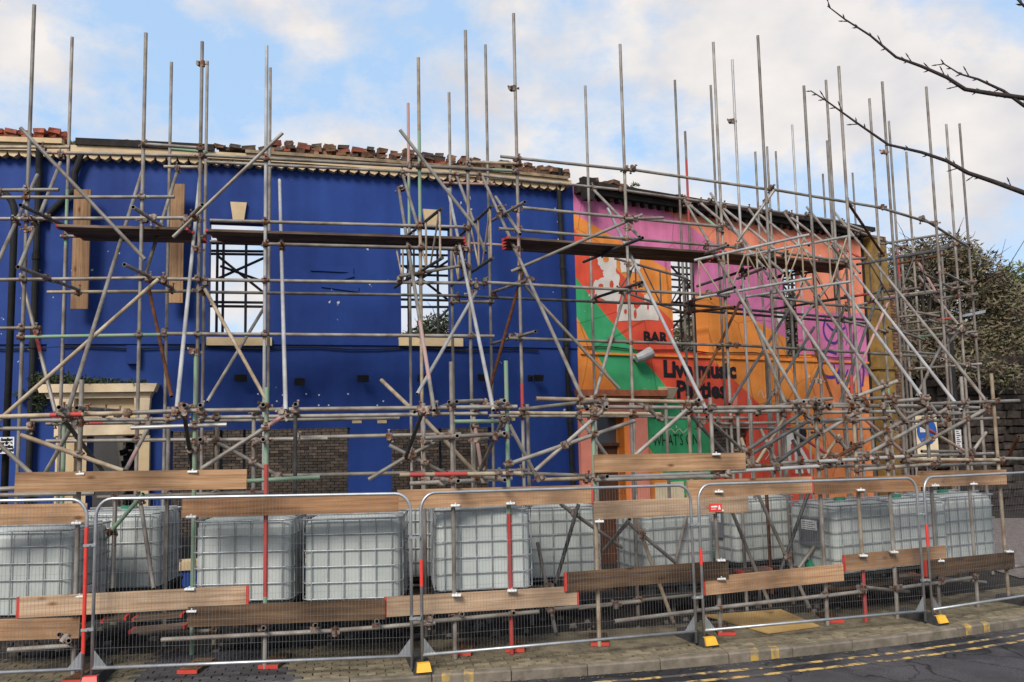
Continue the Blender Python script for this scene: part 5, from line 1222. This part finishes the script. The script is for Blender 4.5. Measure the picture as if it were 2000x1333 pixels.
def treeobj(name, base, lobes, n, size, seed, lm, label, h0, group=None, r_=.16):
    root = empty(name, base, label, 'tree' if 'tree' in name else 'shrub', group); bx_, by_, bz_ = base
    rel = [((c[0] - bx_, c[1] - by_, c[2] - bz_), q) for c, q in lobes]
    foliage(rel, n, size, seed).build('crown', lm, root)
    b = MB(); rr = random.Random(seed)
    b.tube([(0, 0, 0), (.05, 0, h0 * .5), (0, .05, h0)], r_, 10, r2=r_ * .6)
    for (c, q) in rel:
        b.tube([(0, .05, h0 * .8), Vector((0, 0, h0)).lerp(Vector(c), .5) + Vector((rr.uniform(-.2, .2), 0, .1)), c], r_ * .45, 6, r2=.02)
        for _ in range(22):
            u = Vector((rr.gauss(0, .5), rr.gauss(0, .5), rr.gauss(.3, .4))); b.tube([Vector(c), Vector(c) + Vector((u.x * q[0], u.y * q[1], u.z * q[2])), Vector(c) + Vector((u.x * q[0] * 1.25 + rr.uniform(-.15, .15), u.y * q[1] * 1.3, u.z * q[2] * 1.3))], .016, 4, r2=.004)
    b.build('trunk', 'bark', root); return root
def ctr(px, py, Y): return tuple(A(px, py, Y))
c1 = ctr(1900, 620, 31)
treeobj('autumn_tree', (c1[0], c1[1], 0), [(ctr(1905, 625, 31), (2.0, 1.5, 1.9)), (ctr(1800, 560, 31), (1.2, 1.2, 1.4)), (ctr(1860, 530, 31), (1.1, 1.2, 1.0)), (ctr(1960, 690, 30), (1.6, 1.2, 1.2)), (ctr(1770, 650, 31), (1.0, 1.2, 1.4)), (ctr(1840, 680, 30), (1.8, 1.2, 1.0)), (ctr(1800, 715, 26.3), (1.0, .5, .4)), (ctr(1900, 725, 26.8), (1.1, .5, .55)), (ctr(1965, 735, 27.2), (.8, .5, .5))], 30000, .19, 31, 'leaf_brown', 'brown leaved tree hanging over the dark stone wall', 5.0)
c1 = ctr(1990, 560, 34)
treeobj('ivy_tree', (c1[0] + .5, c1[1], 0), [(ctr(1992, 590, 34), (1.1, 1, 1.6)), (ctr(2010, 690, 33), (1.0, 1, 1.2))], 6000, .2, 33, 'leaf_green', 'yellow green leafy tree at the right edge', 5.5)
c1 = ctr(1350, 660, 26)
treeobj('bramble_shrub', (c1[0], c1[1], 0), [(ctr(1345, 690, 26), (1.0, .8, .9)), (ctr(1365, 640, 26.5), (.6, .6, .6))], 5000, .16, 35, 'leaf_brown', 'brown bramble thicket seen through the mural window hole', 2.5)
c1 = ctr(1555, 660, 29)
treeobj('bramble_shrub', (c1[0], c1[1], 0), [(ctr(1555, 670, 29), (1.0, .8, 1.3)), (ctr(1560, 610, 29.5), (.8, .6, .8))], 5000, .18, 37, 'leaf_brown', 'brown thicket seen through the narrow right mural window hole', 2.5)
c1 = ctr(855, 650, 24)
treeobj('leafy_shrub', (c1[0], c1[1] + .8, 0), [(ctr(860, 648, 25), (.75, .6, .55)), (ctr(825, 665, 25), (.6, .6, .4))], 2600, .14, 36, 'leaf_dark', 'dark leafy shrub above the sill of the right blue window hole', 3.6, r_=.08)
c1 = ctr(1870, 560, 30)
treeobj('willow_tree', (c1[0] - 1.2, c1[1], 0), [(ctr(1790, 520, 30), (1.2, 1.0, .9)), (ctr(1850, 500, 30), (1.2, 1.0, .75)), (ctr(1905, 540, 30), (1.1, 1.0, .9)), (ctr(1945, 600, 30), (.9, 1.0, .8))], 5200, .2, 38, 'leaf_brown', 'thin twiggy tree top against the sky above the autumn tree', 6.0)
# plaster fragment inside the doorway
pw = A(200, 900, 18.5)
pr = empty('plaster_wall', (pw.x, pw.y, zg(pw.x)), 'pale plastered wall fragment seen through the cream doorway', 'wall')
b = MB(); b.hexa([(-1.2, 0, 0), (.42, 0, 0), (.42, .25, 0), (-1.2, .25, 0), (-1.2, 0, 3.2), (.28, 0, 3.1), (.28, .25, 3.1), (-1.2, .25, 3.2)]); b.build('plaster', 'cream_paint', pr)
rr = random.Random(77)
for k in range(46):
    o = link('stone', stm[k % 5], pr); o.location = (.50 + rr.uniform(-.03, .1) + .10 * (k % 2), .05 + rr.uniform(-.05, .05), .05 + .058 * k); o.scale = (.32, .5, .5); o.rotation_euler = (rr.uniform(-.2, .2), rr.uniform(-.3, .3), rr.uniform(-.3, .3))
# ivy and moss on the cream doorcase, weeds on the wall head
def tuft(name, label, cat, spots, n, size, lm, seed):
    b = foliage(spots, n, size, seed, .5); o = b.build(name, lm); tag(o, label, cat, kind='stuff')
xx, zz = FX(200, 748)
lob = [(tuple(wallmap(FX(px, 750)[0], FX(px, py)[1], .2)), (.22, .14, hh)) for px, py, hh in ((90, 742, .1), (110, 745, .1), (140, 744, .09), (170, 747, .07), (200, 748, .06), (235, 750, .05), (270, 751, .04))] + [(tuple(wallmap(FX(82, 770)[0], FX(82, py)[1], .1)), (.16, .1, .2)) for py in (760, 785)] + [(tuple(wallmap(FX(45, 775)[0], FX(45, 775)[1], .1)), (.1, .08, .12))]
tuft('ivy', 'dark ivy growing over the cream door hood', 'ivy', lob, 2600, .07, 'leaf_dark', 41)
lob = [(tuple(wallmap(FX(px, py)[0], FX(px, py)[1], 0)), (.16, .12, .06)) for px, py in ((95, 282), (118, 283), (150, 287), (168, 291))] + [(tuple(wallmap(FX(px, py)[0], FX(px, py)[1], 0)), (.1, .1, .04)) for px, py in ((560, 297), (640, 301), (700, 304), (1010, 328), (1060, 336), (1240, 362))]
tuft('wall_moss', 'moss and grass tufts on the broken wall head', 'moss', lob, 1500, .07, 'leaf_green', 43)
# rubble and litter under the scaffold
rr = random.Random(51); b = MB()
for _ in range(700):
    x_ = rr.uniform(-7, 7); y_ = fence(x_) + rr.uniform(1.3, 3.6); s_ = rr.uniform(.015, .06); z_ = zg(x_) - .03
    b.hexa([(x_ - s_, y_ - s_, z_), (x_ + s_, y_ - s_ * .7, z_), (x_ + s_ * .8, y_ + s_, z_), (x_ - s_, y_ + s_ * .9, z_), (x_ - s_ * .7, y_ - s_ * .6, z_ + s_), (x_ + s_ * .6, y_ - s_ * .6, z_ + s_ * .8), (x_ + s_ * .7, y_ + s_ * .5, z_ + s_), (x_ - s_ * .6, y_ + s_ * .6, z_ + s_ * .7)], rr.choice([0, 0, 1, 2]))
tag(b.build('rubble', ['stone', 'brick_dark', 'mortar']), 'dark rubble strewn under the tanks', 'rubble', kind='stuff')

rr = random.Random(61); b = MB()
for _ in range(420):
    x_ = rr.uniform(-4.5, 8); of = rr.choice([rr.uniform(-.16, -.01), rr.uniform(.14, 1.5), rr.uniform(-.16, -.01)]); y_ = kerbY(x_) + of; z_ = (zr(x_) if of < 0 else zg(x_)) + .006
    a_ = rr.uniform(0, 6.28); s_ = rr.uniform(.008, .03); c_, d_ = math.cos(a_) * s_, math.sin(a_) * s_
    b.poly([(x_ - c_, y_ - d_, z_), (x_ + d_ * .5, y_ - c_ * .5, z_ + .006), (x_ + c_, y_ + d_, z_ + .003), (x_ - d_ * .5, y_ + c_ * .5, z_ + .007)], rr.choice([0, 0, 1, 2]))
tag(b.build('leaf_litter', ['leaf_brown', 'leaf_dark', 'mortar']), 'scattered dead leaves and grit along the kerb and paving', 'litter', kind='stuff')

# ------------------------------------------------------------------ bare street tree whose twigs reach into the picture
bt = empty('bare_tree', (4.6, 4.6, 0), 'bare budding tree whose twigs cross the upper right sky', 'tree')
BT = Sub(bt)
b = MB(); b.tube([(4.6, 4.6, -.02), (4.55, 4.6, 2.5), (4.5, 4.65, 5.2), (4.4, 4.7, 7.0)], .12, 12, r2=.05); BT.add(b.build('trunk', 'bark', smooth=True))
def twig(pxs, Y, r0_, r1_, seed, join):
    rr = random.Random(seed); b = MB(); pts = [A(px, py, Y) for px, py in pxs]; pts = [Vector(join)] + pts[::-1]
    b.tube(pts, r0_, 8, r2=r1_)
    for i in range(1, len(pts) - 1):
        for k in range(3):
            q = pts[i].lerp(pts[i + 1], rr.random()); d = (pts[i + 1] - pts[i]).normalized(); u = Vector((rr.uniform(-.6, .6), rr.uniform(-.5, .5), rr.choice([1, 1, -.8]) )) * .5 + d * .6; u.normalize()
            ln = rr.choice([.012, .015, .02, .05]); b.tube([q, q + u * ln], .0035, 5, r2=.0022); b.tube([q + u * ln * .8, q + u * (ln + .007), q + u * (ln + .014)], .0042, 5, r2=.001)
    BT.add(b.build('branch', 'bark', smooth=True))
twig([(1616, 12), (1650, 38), (1700, 70), (1750, 112), (1800, 130), (1850, 152), (1885, 175), (1935, 183), (2000, 192), (2080, 205)], 4.4, .016, .0028, 1, (4.5, 4.65, 4.9))
twig([(1840, 123), (1875, 145), (1910, 155), (1960, 178), (2000, 207), (2050, 235)], 4.4, .012, .0028, 2, (4.5, 4.65, 4.7))
twig([(1584, 178), (1612, 196), (1670, 238), (1735, 283), (1800, 298), (1850, 315), (1890, 338), (1940, 355), (2000, 377), (2080, 410)], 4.4, .016, .0028, 3, (4.55, 4.6, 4.0))
twig([(1984, -4), (2000, 12), (2060, 60)], 4.4, .012, .005, 4, (4.45, 4.7, 5.6))
